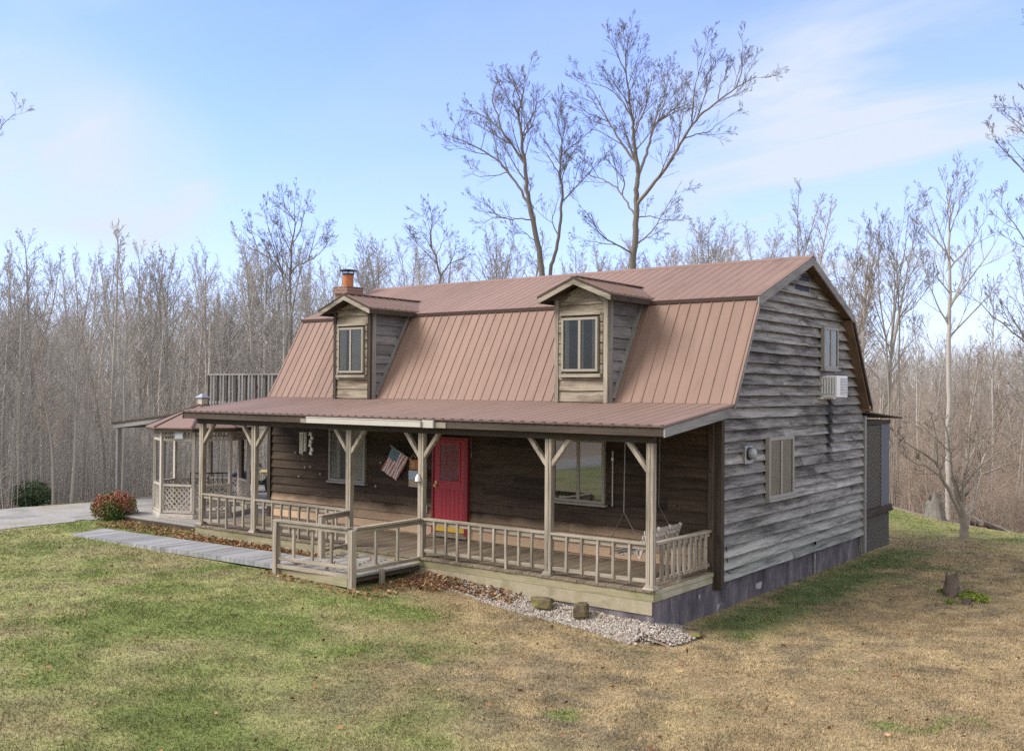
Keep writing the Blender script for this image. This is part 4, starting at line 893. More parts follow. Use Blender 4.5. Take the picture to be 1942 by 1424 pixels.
for x in (-.45, .45): mb = MB(); mb.tube([(x, -.18, 0), (x, -.18, .4)], .016, 6); mb.tube([(x, .19, 0), (x, .19, .4)], .016, 6); mb.build('leg', 'black_metal', t)
# riding mower
mx_, my_ = -19.25, 5.35
t = thing('riding_mower', 'dark riding mower with a pale yellow seat parked behind the porch', 'mower', (mx_, my_, gz(mx_, my_)), YAW+math.pi+.15)
mb = MB(); mb.hexa([(.15, -.28, .32), (.95, -.24, .32), (.95, .24, .32), (.15, .28, .32), (.2, -.27, .78), (.85, -.2, .68), (.85, .2, .68), (.2, .27, .78)]); mb.build('hood', 'dark_blue', t, bevel=.04)
mb = MB(); mb.box(-.75, -.3, .3, .2, .3, .40); mb.hexa([(-.78, -.42, .42), (-.1, -.42, .42), (-.1, .42, .42), (-.78, .42, .42), (-.7, -.4, .62), (-.25, -.4, .58), (-.25, .4, .58), (-.7, .4, .62)]); mb.build('body', 'mower_green', t, bevel=.03)
mb = MB(); mb.hexa([(-.5, -.25, .66), (-.05, -.25, .66), (-.05, .25, .66), (-.5, .25, .66), (-.5, -.25, .74), (-.05, -.25, .76), (-.05, .25, .76), (-.5, .25, .74)]); mb.hexa([(-.56, -.27, .74), (-.46, -.27, .74), (-.46, .27, .74), (-.56, .27, .74), (-.68, -.24, 1.16), (-.60, -.24, 1.17), (-.60, .24, 1.17), (-.68, .24, 1.16)]); mb.build('seat', 'yellow_plastic', t, bevel=.03)
mb = MB(); mb.tube([(.2, 0, .75), (.02, 0, .98)], .02, 6); mb.tube([(.02+.19*math.cos(a)*.55, .19*math.sin(a), .98+.19*math.cos(a)*.6) for a in [k*math.pi/8 for k in range(17)]], .016, 6); mb.build('steering_wheel', 'black_rubber', t)
for (x, y, r_, w_) in ((-.5, -.40, .27, .2), (-.5, .40, .27, .2), (.72, -.34, .19, .14), (.72, .34, .19, .14)):
    mb = MB(); s = 1 if y > 0 else -1; mb.tube([(x, y-w_/2, r_), (x, y-w_/2+.03, r_), (x, y+w_/2-.03, r_), (x, y+w_/2, r_)], [r_*.85, r_, r_, r_*.85], 18); w = mb.build('wheel', 'black_rubber', t); mb = MB(); mb.tube([(x, y-w_/2-.01, r_), (x, y+w_/2+.01, r_)], r_*.5, 12); mb.build('rim', 'white_plastic', w)
# carport roof behind the gazebo
t = thing('carport', 'flat lean-to roof on thin grey posts behind the gazebo', 'carport', (-20.9, 1.2, gz(-20.9, 1.2)-.02)); g0 = gz(-20.9, 1.2)-.02
mb = MB(); q = [(-.2, -.12, 2.07-g0), (5.2, -.12, 2.62-g0), (5.2, 1.7, 2.62-g0), (-.2, 1.7, 2.07-g0)]; mb.hexa([(a, b, c-.05) for a, b, c in q]+q); mb.build('carport_roof', 'dark_trim_x', t)
mb = MB(); mb.bar((-.18, -.06, 1.95-g0), (5.1, -.06, 2.49-g0), .05, .14); mb.bar((-.15, 1.6, 1.95-g0), (5.1, 1.6, 2.49-g0), .05, .14); mb.bar((-.12, -.02, 1.96-g0), (-.12, 1.6, 1.96-g0), .05, .14); mb.build('carport_beam', 'grey_trim_x', t)
for x, y in ((0, 0), (0, 1.6)): mb = MB(); mb.box(x-.055, y-.055, -.3, x+.055, y+.055, 1.90-g0); mb.build('post', 'grey_trim_z', t)
# rocks in the gravel
def rock(name, loc, s, label, seed, mat='mossy_rock', flat=.0):
    bm = bmesh.new(); bmesh.ops.create_icosphere(bm, subdivisions=2, radius=1); rr = random.Random(seed); ph = rr.uniform(0, 50)
    for v in bm.verts:
        c = v.co.copy(); k = 1/max(abs(c.x), abs(c.y), abs(c.z)); c = c*(.25+.75*k) if False else Vector([math.copysign(abs(q)**.55, q) for q in c])*.8
        nn = float(fbm(c.x*1.6+ph, c.y*1.6+c.z*1.3, 3))-.5; c *= 1+.7*nn; v.co = (c.x*s[0], c.y*s[1], c.z*s[2])
    me = bpy.data.meshes.new(name); bm.to_mesh(me); bm.free(); me.materials.append(M[mat]); o = bpy.data.objects.new(name, me); COL.objects.link(o); o.location = loc; o.rotation_euler = (0, 0, rr.uniform(-.3, .3)); return tag(o, label, 'rock')

rock('rock', (-2.02, -2.42, -.42), (.27, .11, .12), 'long mossy block lying in the gravel against the porch', 2); rock('rock', (-1.22, -2.40, -.44), (.155, .12, .17), 'squarish mossy stone in the gravel near the porch corner', 5)
rock('flagstone', (.42, -1.75, gz(.42, -1.75)+.05), (.26, .22, .07), 'flat pale slab at the end of the gravel by the foundation corner', 8)

# ------------------------------------------------------------------ trees
def tubes(name, polys, mat, parent, sides=3):
    """polys: list of (points (n,3), radii (n)); one mesh"""
    by = {}
    for p, r in polys: by.setdefault(len(p), []).append((p, r))
    VV, FF, off = [], [], 0
    for n, lst in by.items():
        Pm = np.array([a for a, _ in lst], float); Rm = np.array([b for _, b in lst], float); m = len(lst)
        T = np.gradient(Pm, axis=1); T /= np.linalg.norm(T, axis=2, keepdims=True)+1e-9
        ref = np.where(np.abs(T[..., 2:3]) < .9, np.array([0, 0, 1.]), np.array([1., 0, 0])); A = np.cross(T, ref); A /= np.linalg.norm(A, axis=2, keepdims=True)+1e-9; B = np.cross(T, A)
        w = 2*np.pi*np.arange(sides)/sides
        V = Pm[:, :, None]+Rm[:, :, None, None]*(np.cos(w)[None, None, :, None]*A[:, :, None]+np.sin(w)[None, None, :, None]*B[:, :, None])
        VV.append(V.reshape(-1, 3)); base = off+np.arange(m*n).reshape(m, n)*sides
        j = np.arange(sides); j2 = (j+1) % sides; b0, b1 = base[:, :-1, None], base[:, 1:, None]
        FF.append(np.stack([b0+j, b0+j2, b1+j2, b1+j], -1).reshape(-1, 4)); off += m*n*sides
    return fastmesh(name, np.concatenate(VV), np.concatenate(FF), mat, parent, smooth=True)

def rdir(rr): 
    v = np.array([rr.gauss(0, 1), rr.gauss(0, 1), rr.gauss(0, 1)]); return v/np.linalg.norm(v)
def branch(rr, p, d, ln, r0, r1, n=5, up=.25, wob=.16):
    pts = [np.array(p, float)]; d = np.array(d, float)/np.linalg.norm(d); st = ln/(n-1)
    for k in range(n-1):
        d = d+rdir(rr)*wob+np.array((0, 0, up))*.3; d /= np.linalg.norm(d); pts.append(pts[-1]+d*st)
    return np.array(pts), np.linspace(r0, r1, n)
def along(poly, t):
    p = poly[0]; k = t*(len(p)-1); i = min(int(k), len(p)-2); f = k-i; return p[i]*(1-f)+p[i+1]*f, p[i+1]-p[i], poly[1][i]*(1-f)+poly[1][i+1]*f
def sprout(rr, poly, out, n, ln, ang=(30, 60), level=2, t0=.2, counts=(6, 5, 4), rmin=.006, up=.25, outw=0, lr=.62):
    for k in range(n):
        t = t0+(1-t0)*(k+rr.random())/n; p, d, r = along(poly, min(t, .99)); d = d/(np.linalg.norm(d)+1e-9)
        q = np.cross(d, rdir(rr)); q /= np.linalg.norm(q)+1e-9; a = math.radians(rr.uniform(*ang)); dd = d*math.cos(a)+q*math.sin(a)+np.array((0, 0, .12))
        if outw and level == 2: o_ = np.array((p[0], p[1], 0.)); dd = dd+outw*o_/(np.linalg.norm(o_)+.5)
        l = ln*rr.uniform(.6, 1.25)*(1-.72*t)
        rb = max(min(r*.6, l*.0095+.001), rmin); b = branch(rr, p, dd, l, rb, max(rb*.35, rmin*.7), 6 if level > 1 else 4, up, .11); out[level].append(b)
        if level > 0: sprout(rr, b, out, counts[2-level] if level <= 2 else 7, l*lr, ang, level-1, .2, counts, rmin, up, outw, lr)

def hero(name, label, trunk, limbs, d, dens, mats, seed, base_uv, r0, gl, shrink=1.0, ang=(28, 62), rmin=.007, counts=(6, 5, 4), rk=.52, sub=1.0):
    """tree whose main limbs follow traced outlines; each limb gets its own depth"""
    rr = random.Random(seed); B = at(base_uv[0], base_uv[1], d); zg = gz(B.x, B.y); tr = thing(name, label, 'tree', (B.x, B.y, zg))
    O = Vector((B.x, B.y, zg)); k = d/F
    def conv(pl, base=None, spread=0.):
        pts = [np.array(at(u, v, d)-O) for u, v in pl]
        if base is not None:
            nrm = np.array((fwd.x, fwd.y, 0)); L_ = 0
            pts2 = [pts[0]+base]
            for i in range(1, len(pts)): L_ += np.linalg.norm(pts[i]-pts[i-1]); pts2.append(pts[i]+base+nrm*spread*L_)
            pts = pts2
        return np.array(pts)
    def fine(pts, m=4):
        t = np.arange(len(pts)); tt = np.linspace(0, len(pts)-1, (len(pts)-1)*m+1); q = np.stack([np.interp(tt, t, pts[:, i]) for i in range(3)], 1)
        q[1:-1] = (q[:-2]+2*q[1:-1]+q[2:])/4; q[1:-1] += np.array([[rr.gauss(0, .02) for _ in range(3)] for _ in range(len(q)-2)])*k*40
        return q
    tp, cp = [], {3: [], 2: [], 1: [], 0: []}; done = []
    for ti, (pl, ra, rb) in enumerate(trunk):
        pts = conv(pl); 
        if ti == 0 or True:
            foot = pts[0].copy(); foot[2] = -.3; pts = np.vstack([foot[None], pts]) if pts[0][2] > .4 else pts
        q = fine(pts); ra *= rk; rb *= rk; poly = (q, np.linspace(ra, rb, len(q))); tp.append(poly); done.append(poly)
    for pl, ra, rb in limbs:
        # hang the limb on the nearest finished branch
        s = np.array(at(pl[0][0], pl[0][1], d)-O); best = min(((np.linalg.norm(q[[0, 2]]-s[[0, 2]]) if False else np.linalg.norm((q-s)-np.array((fwd.x, fwd.y, 0))*np.dot(q-s, np.array((fwd.x, fwd.y, 0)))), tuple(q)) for po in done for q in po[0]), key=lambda x: x[0])
        off = np.array(best[1])-s; q = fine(conv(pl, off*1.0, rr.uniform(-.55, .55))); ra *= rk; rb = max(rb*rk, .006); poly = (q, np.linspace(ra, rb, len(q))); cp[3].append(poly); done.append(poly)
    subs = []
    for i, po in enumerate(done):
        ln = np.linalg.norm(np.diff(po[0], axis=0), axis=1).sum(); t0 = .42 if i < len(trunk) else .18; n3 = max(2, int(ln*sub*(1-t0)))
        for k in range(n3):
            t = t0+(1-t0)*(k+rr.random()*.9)/n3; p, d, r = along(po, min(t, .97)); d = d/(np.linalg.norm(d)+1e-9); q = np.cross(d, rdir(rr)); q /= np.linalg.norm(q)+1e-9; a = math.radians(rr.uniform(*ang))
            o_ = np.array((p[0], p[1], 0.)); dd = d*math.cos(a)+q*math.sin(a)+.25*o_/(np.linalg.norm(o_)+.5)+np.array((0, 0, .1)); l = (rr.uniform(.30, .52)*min(ln, 8.5)*(1-.8*t)+.6)*shrink
            b = branch(rr, p, dd, l, max(min(r*.62, l*.012), rmin), rmin*.9, 8, .16, .09); cp[3].append(b); subs.append((b, l))
        sprout(rr, po, cp, max(4, int(ln*dens*.30*(1-t0))), (.75 if i < len(trunk) else 1.15)*shrink, ang, 1, t0, counts, rmin, .2)
    for b, l in subs: sprout(rr, b, cp, max(4, int(l*dens*.62)), (.34*l+.5), ang, 2, .12, counts, rmin, .2)
    tubes('trunk', tp, mats[0], tr, 9); tubes('limbs', cp[3]+cp[2], mats[0], tr, 5); tubes('crown', cp[1]+cp[0], mats[1], tr, 3)
    return tr
Z4 = lambda *a: [(800+x/2.738, 20+y/2.738) for x, y in a]
hero('bare_tree', 'tall bare tree with two leaning trunks rising behind the left half of the roof', [
    (Z4((630, 1380), (600, 1200), (565, 1050), (545, 930), (535, 800), (520, 650), (500, 560), (515, 480), (528, 420), (522, 380)), .30, .02),
    (Z4((662, 1380), (690, 1270), (715, 1150), (725, 1030), (730, 920), (715, 850), (720, 760), (730, 690), (710, 600), (690, 510)), .19, .02)],
    [(Z4((560, 1010), (500, 900), (430, 800), (380, 740), (300, 690), (230, 650), (150, 620), (100, 595)), .13, .02), (Z4((535, 800), (480, 710), (410, 610), (390, 520), (360, 440), (375, 360), (400, 310)), .13, .02),
     (Z4((410, 610), (350, 540), (270, 480), (190, 450)), .07, .015), (Z4((560, 1080), (500, 1070), (440, 1080), (380, 1065), (320, 1010), (280, 980)), .07, .012), (Z4((440, 1080), (370, 1075), (310, 1110)), .05, .012),
     (Z4((430, 830), (350, 850), (270, 850), (190, 820)), .05, .012), (Z4((500, 560), (470, 480), (480, 400), (450, 340)), .07, .012), (Z4((520, 650), (570, 600), (590, 520), (600, 430)), .07, .012),
     (Z4((715, 850), (670, 780), (620, 720), (580, 680)), .06, .012), (Z4((700, 1170), (660, 1080), (690, 1000), (700, 930)), .06, .012), (Z4((730, 690), (745, 600), (720, 530)), .04, .01), (Z4((720, 760), (770, 700)), .03, .01), (Z4((610, 1150), (600, 1020), (580, 950), (560, 880)), .06, .01), (Z4((590, 1190), (520, 1140), (460, 1150)), .05, .01), (Z4((300, 690), (330, 610), (380, 560)), .04, .01), (Z4((150, 620), (170, 560), (200, 540)), .03, .01)],
    47, 6.2, ('bark_dark', 'twig_dark'), 21, (1032, 540), .3, 0, counts=(6, 5, 4), rmin=.0056, ang=(22, 52), sub=1.35)
hero('bare_tree', 'tallest bare tree with a wide fan of limbs behind the right half of the house', [
    (Z4((1098, 1340), (1108, 1180), (1112, 1040), (1112, 930), (1125, 860), (1110, 740), (1100, 650), (1095, 570), (1075, 450), (1060, 330), (1058, 240), (1078, 140)), .32, .015)],
    [(Z4((1120, 1020), (1170, 950), (1240, 870), (1290, 790), (1340, 700), (1400, 620), (1480, 560), (1560, 510), (1610, 485), (1650, 465)), .18, .02), (Z4((1125, 860), (1170, 760), (1200, 660), (1230, 560), (1260, 460), (1300, 380), (1318, 300), (1305, 225)), .15, .015),
     (Z4((1560, 510), (1590, 430), (1590, 350), (1600, 290)), .06, .012), (Z4((1340, 740), (1410, 710), (1480, 690), (1540, 640), (1590, 600)), .07, .012), (Z4((1230, 560), (1310, 490), (1390, 410), (1445, 330), (1458, 240)), .09, .012),
     (Z4((1110, 790), (1050, 700), (1010, 630), (970, 550), (920, 440), (880, 350), (820, 260)), .13, .015), (Z4((1095, 570), (1060, 480), (1000, 400), (940, 370), (880, 290)), .09, .012), (Z4((1100, 1080), (1060, 1000), (1010, 900), (940, 850), (870, 820), (820, 770)), .10, .012),
     (Z4((1040, 960), (1050, 880), (1010, 840), (980, 760), (970, 680)), .07, .012), (Z4((1090, 1260), (1000, 1220), (920, 1180), (850, 1080), (800, 1030)), .09, .012), (Z4((1000, 1220), (900, 1210), (830, 1190)), .05, .012), (Z4((1115, 1210), (1180, 1160), (1240, 1090), (1310, 970), (1370, 870)), .08, .012),
     (Z4((1120, 1085), (1200, 1070), (1280, 1090), (1370, 1080)), .06, .012), (Z4((1112, 640), (1150, 560), (1190, 460), (1228, 310), (1215, 220)), .09, .012), (Z4((1370, 660), (1370, 500), (1400, 380), (1420, 280)), .08, .012), (Z4((1060, 330), (1000, 230), (970, 140)), .06, .012), (Z4((970, 550), (880, 510), (800, 460)), .06, .012), (Z4((1480, 560), (1500, 450), (1560, 400)), .06, .012), (Z4((1290, 790), (1300, 700), (1280, 620)), .05, .012), (Z4((940, 850), (900, 760), (850, 740)), .04, .01)],
    45, 6.2, ('bark_dark', 'twig_dark'), 22, (1201, 520), .32, 0, counts=(6, 5, 4), rmin=.0056, ang=(22, 52), sub=1.35)
Z2 = lambda *a: [(x/2.967, 380+y/2.967) for x, y in a]
hero('bare_tree', 'dark forked bare tree standing above the wood just left of the house roof', [(Z2((1640, 900), (1638, 640), (1632, 480), (1640, 250), (1665, 120), (1650, 0)), .24, .015), (Z2((1612, 860), (1615, 560), (1590, 400), (1530, 230), (1490, 60)), .16, .015)],
    [(Z2((1590, 420), (1520, 340), (1420, 290), (1320, 220), (1280, 190)), .09, .012), (Z2((1645, 440), (1680, 390), (1760, 370), (1850, 320), (1890, 250)), .11, .012), (Z2((1760, 370), (1790, 240), (1810, 150)), .06, .012), (Z2((1640, 250), (1700, 180), (1740, 60)), .07, .012), (Z2((1635, 330), (1580, 200), (1570, 60)), .07, .012), (Z2((1665, 120), (1600, 20), (1590, -50)), .05, .012), (Z2((1420, 290), (1380, 180), (1370, 70)), .04, .01), (Z2((1850, 320), (1890, 280)), .03, .01)],
    54, 2.8, ('bark_dark', 'twig_dark'), 23, (550, 640), .24, 0)
T3 = lambda *a: [(x/2.023, y/2.023) for x, y in a]
hero('bare_tree', 'small bare tree with a long bent limb just right of the chimney', [(T3((1690, 1130), (1688, 1060), (1670, 980), (1650, 930), (1660, 850), (1655, 830)), .16, .012)], [(T3((1690, 1060), (1720, 1010), (1760, 995), (1800, 980)), .09, .012), (T3((1650, 950), (1620, 900), (1580, 870)), .06, .01), (T3((1670, 980), (1700, 920), (1730, 880)), .05, .01), (T3((1720, 1010), (1740, 950), (1780, 930)), .04, .01)],
    58, 3.0, ('bark_dark', 'twig_dark'), 24, (835, 560), .16, 0)
hero('bare_tree', 'tall thin pale trunked tree standing at the lawn edge right of the house', [([(1801, 985), (1797, 880), (1800, 760), (1799, 640), (1802, 560), (1799, 460), (1802, 400), (1797, 345)], .135, .012)],
    [([(1800, 620), (1765, 560), (1745, 500)], .04, .008), ([(1800, 610), (1840, 550), (1875, 480), (1890, 440)], .045, .008), ([(1800, 520), (1840, 470), (1862, 420)], .035, .008), ([(1799, 500), (1765, 440), (1750, 405)], .035, .008), ([(1800, 450), (1820, 400), (1830, 370)], .025, .006), ([(1799, 440), (1785, 390), (1780, 360)], .025, .006), ([(1800, 580), (1850, 520), (1868, 470)], .03, .007), ([(1799, 560), (1770, 530), (1755, 470)], .03, .007), ([(1801, 690), (1770, 640), (1760, 610)], .03, .006)],
    33.5, 3.4, ('bark_grey', 'twig_dark'), 25, (1801, 985), .13, 0, rk=.85, ang=(22, 45), rmin=.005, counts=(5, 4, 3))
hero('bare_tree', 'bare tree of several dark upright stems close behind the screened rear porch', [([(1692, 960), (1690, 800), (1688, 680), (1700, 560), (1718, 460), (1724, 400)], .12, .012), ([(1682, 950), (1685, 760), (1680, 640), (1665, 540), (1668, 440)], .10, .012), ([(1704, 960), (1705, 760), (1706, 600), (1700, 500), (1706, 430)], .09, .01)],
    [([(1688, 680), (1655, 600), (1625, 530), (1610, 520)], .05, .008), ([(1700, 600), (1735, 570), (1768, 520)], .045, .008), ([(1680, 640), (1700, 560), (1690, 480)], .04, .008), ([(1706, 560), (1740, 500), (1748, 450)], .04, .008), ([(1690, 720), (1730, 660), (1760, 640)], .035, .008), ([(1682, 700), (1650, 650), (1640, 600)], .03, .008)],
    37, 3.2, ('bark_grey', 'twig_dark'), 26, (1692, 965), .12, 0, ang=(22, 50), rmin=.005)
hero('bare_tree', 'big bare tree at the right edge of the photo, only its reaching limbs in view', [([(2010, 1000), (2005, 800), (2000, 600), (1990, 400), (1985, 200), (1980, 60)], .26, .02)],
    [([(2000, 620), (1960, 520), (1920, 450), (1895, 410)], .09, .012), ([(1998, 560), (1950, 440), (1915, 380)], .08, .012), ([(1992, 420), (1950, 320), (1915, 270)], .08, .012), ([(1988, 300), (1955, 230), (1925, 190)], .07, .01), ([(2000, 700), (1950, 640), (1900, 580), (1870, 540)], .08, .012), ([(1990, 400), (2040, 300), (2060, 200)], .08, .012), ([(2002, 760), (1960, 700), (1930, 610)], .06, .01), ([(2000, 640), (2060, 520), (2090, 400)], .09, .012)],
    36, 3.2, ('bark_dark', 'twig_dark'), 27, (2010, 1000), .26, 0)
hero('bare_tree', 'bare tree beyond the left edge of the photo with twigs just reaching into view', [([(-90, 980), (-88, 760), (-84, 560), (-80, 380), (-76, 200), (-70, 60)], .24, .02)], [([(-84, 420), (-60, 300), (-30, 215), (-8, 192)], .05, .007), ([(-82, 500), (-60, 420), (-40, 360)], .04, .007), ([(-84, 540), (-130, 420), (-160, 300)], .07, .01), ([(-78, 320), (-66, 200), (-60, 100)], .05, .008)],
    31, 1.9, ('bark_dark', 'twig_dark'), 28, (-90, 985), .24, 0, rmin=.0045, shrink=.6)
hero('ornamental_tree', 'small spreading bare yard tree with a thick short trunk on the right lawn', [([(1830, 1026), (1829, 1000), (1824, 970), (1818, 940), (1806, 905)], .15, .06)],
    [([(1822, 985), (1800, 940), (1778, 905), (1770, 880), (1745, 858), (1712, 842), (1690, 815)], .07, .012), ([(1806, 905), (1798, 860), (1790, 820), (1775, 780)], .055, .01), ([(1824, 965), (1822, 910), (1826, 860), (1820, 800)], .05, .008), ([(1836, 985), (1856, 972), (1872, 945), (1890, 910), (1897, 880), (1925, 850), (1940, 820)], .07, .01), ([(1832, 970), (1842, 930), (1850, 880), (1880, 840), (1890, 800)], .055, .01), ([(1890, 910), (1920, 900), (1950, 880)], .035, .008), ([(1778, 905), (1750, 880), (1720, 875)], .03, .008), ([(1826, 950), (1850, 900), (1852, 840), (1846, 790)], .04, .008), ([(1798, 860), (1770, 830), (1735, 800)], .03, .007), ([(1818, 940), (1838, 890), (1866, 855), (1900, 830)], .035, .008), ([(1770, 880), (1760, 830), (1740, 780)], .03, .007)],
    27.6, 4.0, ('bark_yard', 'twig_yard'), 29, (1829, 1026), .15, 0, rk=.9, shrink=.8, ang=(25, 60), rmin=.0042, counts=(7, 5, 3))

# forest trees: some kinds, each built once, then copied with its trunk and crown
def forest_kind(seed, H, r0, first, n1, spread, mats, style='round'):
    rr = random.Random(seed); tr = bpy.data.objects.new('bare_tree', None); COL.objects.link(tr); out = {2: [], 1: [], 0: []}
    n = 12; pts = [np.array((0., 0, -.4))]; lean = np.array((rr.gauss(0, .03), rr.gauss(0, .03), 0)); dd = np.array((0, 0, 1.))
    for k in range(n-1): dd = dd+lean*.4+np.array((rr.gauss(0, .03), rr.gauss(0, .03), 0)); dd[2] = 1; pts.append(pts[-1]+dd/np.linalg.norm(dd)*(H+.4)/(n-1))
    trunk = (np.array(pts), r0*(1-np.linspace(0, 1, n)**1.1)+.012)
    if style == 'fork':
        p, d, r = along(trunk, .55); b2 = branch(rr, p, (rr.gauss(0, .35), rr.gauss(0, .35), 1), H*.45, r*.75, .012, 8, .2, .1); tk = [trunk, b2]
    else: tk = [trunk]
    for ti, po in enumerate(tk):
        for k in range(n1 if ti == 0 else n1//2):
            t = (first if ti == 0 else .2)+(1-(first if ti == 0 else .2))*(k+rr.random())/(n1 if ti == 0 else n1//2)
            p, d, r = along(po, min(t, .985)); a = rr.uniform(0, 2*math.pi); el = math.radians(rr.uniform(28, 58)*(1.15-.5*t)); dr = np.array((math.cos(a)*math.sin(el), math.sin(a)*math.sin(el), math.cos(el)))
            l = spread*H*rr.uniform(.65, 1.2)*(1.12-t*.85); rb = max(min(r*.55, l*.016+.006), .010); b = branch(rr, p, dr, l, rb, .007, 6, .16, .10); out[2].append(b)
            sprout(rr, b, out, 8, l*.46, (28, 65), 1, .15, (6, 5, 6), .0075, .12)
    tubes('trunk', tk, mats[0], tr, 6); tubes('crown', out[2]+out[1]+out[0], mats[1], tr, 3)
    return tr
KINDS = [forest_kind(101, 13, .13, .42, 22, .24, ('bark_grey', 'twig_grey')), forest_kind(102, 12, .10, .55, 18, .20, ('bark_pale', 'twig_grey')), forest_kind(103, 13, .15, .35, 26, .28, ('bark_grey', 'twig_grey'), 'fork'),
         forest_kind(104, 12, .12, .30, 28, .26, ('bark_grey', 'twig_tan')), forest_kind(105, 14, .12, .60, 16, .19, ('bark_pale', 'twig_grey')), forest_kind(106, 12, .14, .28, 26, .32, ('bark_grey', 'twig_grey'), 'fork'), forest_kind(107, 9, .06, .25, 20, .22, ('bark_pale', 'twig_tan'))]
KH = [13, 12, 13, 12, 14, 12, 9]; used = set()
def copy_tree(root):
    r = root.copy(); COL.objects.link(r)
    for ch in list(root.children): c = ch.copy(); COL.objects.link(c); c.parent = r
    return r
WOODS = {'left': ('bare grey tree in the dense wood beyond the drive left of the house', 'bare trees of the wood left of the house'),
         'back': ('bare tree in the row of treetops behind the house roof', 'bare trees behind the house roof'),
         'right': ('bare tree in the brown wood beyond the right lawn', 'bare trees of the wood right of the house')}
def plant(u, d, ytop, kind, wood, rr):
    p = at(u, 740, d); x, y = p.x, p.y
    if float(d_out(x, y)) < .6: return False
    g = gz(x, y); ztop = at(u, ytop, d).z; s = max(.45, min(1.5, (ztop-g)/KH[kind]))
    o = KINDS[kind] if kind not in used else copy_tree(KINDS[kind]); used.add(kind)
    o.location = (x, y, g); o.rotation_euler = (rr.uniform(-.03, .03), rr.uniform(-.03, .03), rr.uniform(0, 6.28)); w = rr.uniform(.8, 1.15); o.scale = (s*w, s*w, s)
    o['label'], o['group'] = WOODS[wood]; o['category'] = 'tree'; return True
rr = random.Random(5); n = 0
topleft = lambda u: 522+25*math.sin(u*.021)+18*math.sin(u*.057+1)
while n < 135:
    u = rr.uniform(-260, 690); d = 31+rr.random()**1.5*52; n += plant(u, d, topleft(u)+rr.uniform(-45, 70)+(d < 42)*rr.uniform(0, 60), rr.choice((0, 0, 1, 2, 3, 4, 4, 5, 6)), 'left', rr)
for u, yt, d, k in ((12, 462, 34, 4), (75, 455, 40, 2), (225, 425, 38, 4), (262, 440, 42, 1), (160, 480, 36, 1), (340, 488, 46, 5), (400, 500, 44, 0), (375, 492, 55, 5), (130, 490, 50, 5), (470, 480, 60, 2), (315, 560, 35, 1), (235, 560, 33, 4)): plant(u, d, yt, k, 'left', rr)
n = 0
while n < 42: u = rr.uniform(640, 1660); n += plant(u, rr.uniform(50, 85), 470+rr.uniform(-25, 70)+10*math.sin(u*.03)-(u > 1300)*35, rr.choice((0, 2, 3, 5, 5)), 'back', rr)
for u, yt, d, k in ((1470, 392, 50, 0), (1520, 345, 50, 4), (1500, 390, 52, 3), (1550, 400, 52, 0), (690, 470, 56, 2), (730, 470, 56, 5), (905, 455, 60, 5), (960, 460, 58, 2), (1300, 440, 56, 5), (1340, 420, 56, 2), (1400, 450, 60, 5), (1130, 440, 58, 3)): plant(u, d, yt, k, 'back', rr)
n = 0
while n < 74: u = rr.uniform(1600, 2500); d = 36+rr.random()**1.2*55; n += plant(u, d, 650+rr.uniform(-55, 80)+(d < 50)*40, rr.choice((0, 1, 3, 3, 4, 6, 6)), 'right', rr)
for u, yt, d, k in ((1880, 530, 42, 3), (1925, 500, 44, 5), (1650, 500, 46, 6), (1745, 560, 44, 1), (1960, 520, 40, 0)): plant(u, d, yt, k, 'right', rr)
for i, k in enumerate(KINDS):
    if i not in used:
        for c in list(k.children): bpy.data.objects.remove(c)
        bpy.data.objects.remove(k)

# undergrowth: thin upright stems filling the wood floor, one uncountable mass
rg = np.random.default_rng(77)
def stems(n, u0, u1, d0, d1, h0, h1, pw=1.3):
    u = rg.uniform(u0, u1, n); d = d0+(d1-d0)*rg.random(n)**pw; k = (u-971)/F
    x = CAM.x+d*(fwd.x+rgt.x*k); y = CAM.y+d*(fwd.y+rgt.y*k); ok = d_out(x, y) > 1.4; x, y = x[ok], y[ok]; z = ground_z(x, y); h = rg.uniform(h0, h1, len(x))*(.6+.8*fbm(x*.25, y*.25, 3)); return x, y, z, h
def stem_polys(x, y, z, h, kids=4, r=(.012, .026), kr=.5):
    polys = []
    n = len(x); q_ = np.where(h > 2.5, .35, 1.0)[:, None]; ln = np.clip(rg.normal(0, .16, (n, 2)), -.3, .3)*q_; cv = np.clip(rg.normal(0, .08, (n, 2)), -.15, .15)*q_
    t = np.linspace(0, 1, 5); base = np.stack([x, y, z-.1], -1)
    Pm = base[:, None]+np.stack([ln[:, :1]*h[:, None]*t+cv[:, :1]*h[:, None]*t**2, ln[:, 1:]*h[:, None]*t+cv[:, 1:]*h[:, None]*t**2, h[:, None]*t], -1)
    r0 = rg.uniform(r[0], r[1], n); Rm = r0[:, None]*(1-.75*t)
    polys += list(zip(Pm, Rm))
    for k in range(kids):
        i = 1+k % 3; f = rg.random((n, 1)); p0 = Pm[:, i]*(1-f)+Pm[:, i+1]*f; l = h*rg.uniform(.18, .45, n); a = rg.uniform(0, 2*np.pi, n); e = rg.uniform(.5, 1.5, n)*np.where(h > 2.5, .55, 1)
        dv = np.stack([np.cos(a)*e, np.sin(a)*e, 1-.5*e], -1)*l[:, None]; tt = np.linspace(0, 1, 4)
        Q = p0[:, None]+dv[:, None]*tt[None, :, None]+np.stack([0*tt, 0*tt, .15*tt**2], -1)[None]*l[:, None, None]; polys += list(zip(Q, (r0*kr)[:, None]*(1-.6*tt)))
    return polys
a = stem_polys(*stems(1300, -260, 720, 31, 66, 2.0, 5.0), kids=18, r=(.012, .030), kr=.30); a += stem_polys(*stems(2600, -260, 720, 29.5, 42, .4, 1.5), kids=8, r=(.004, .009), kr=.7)
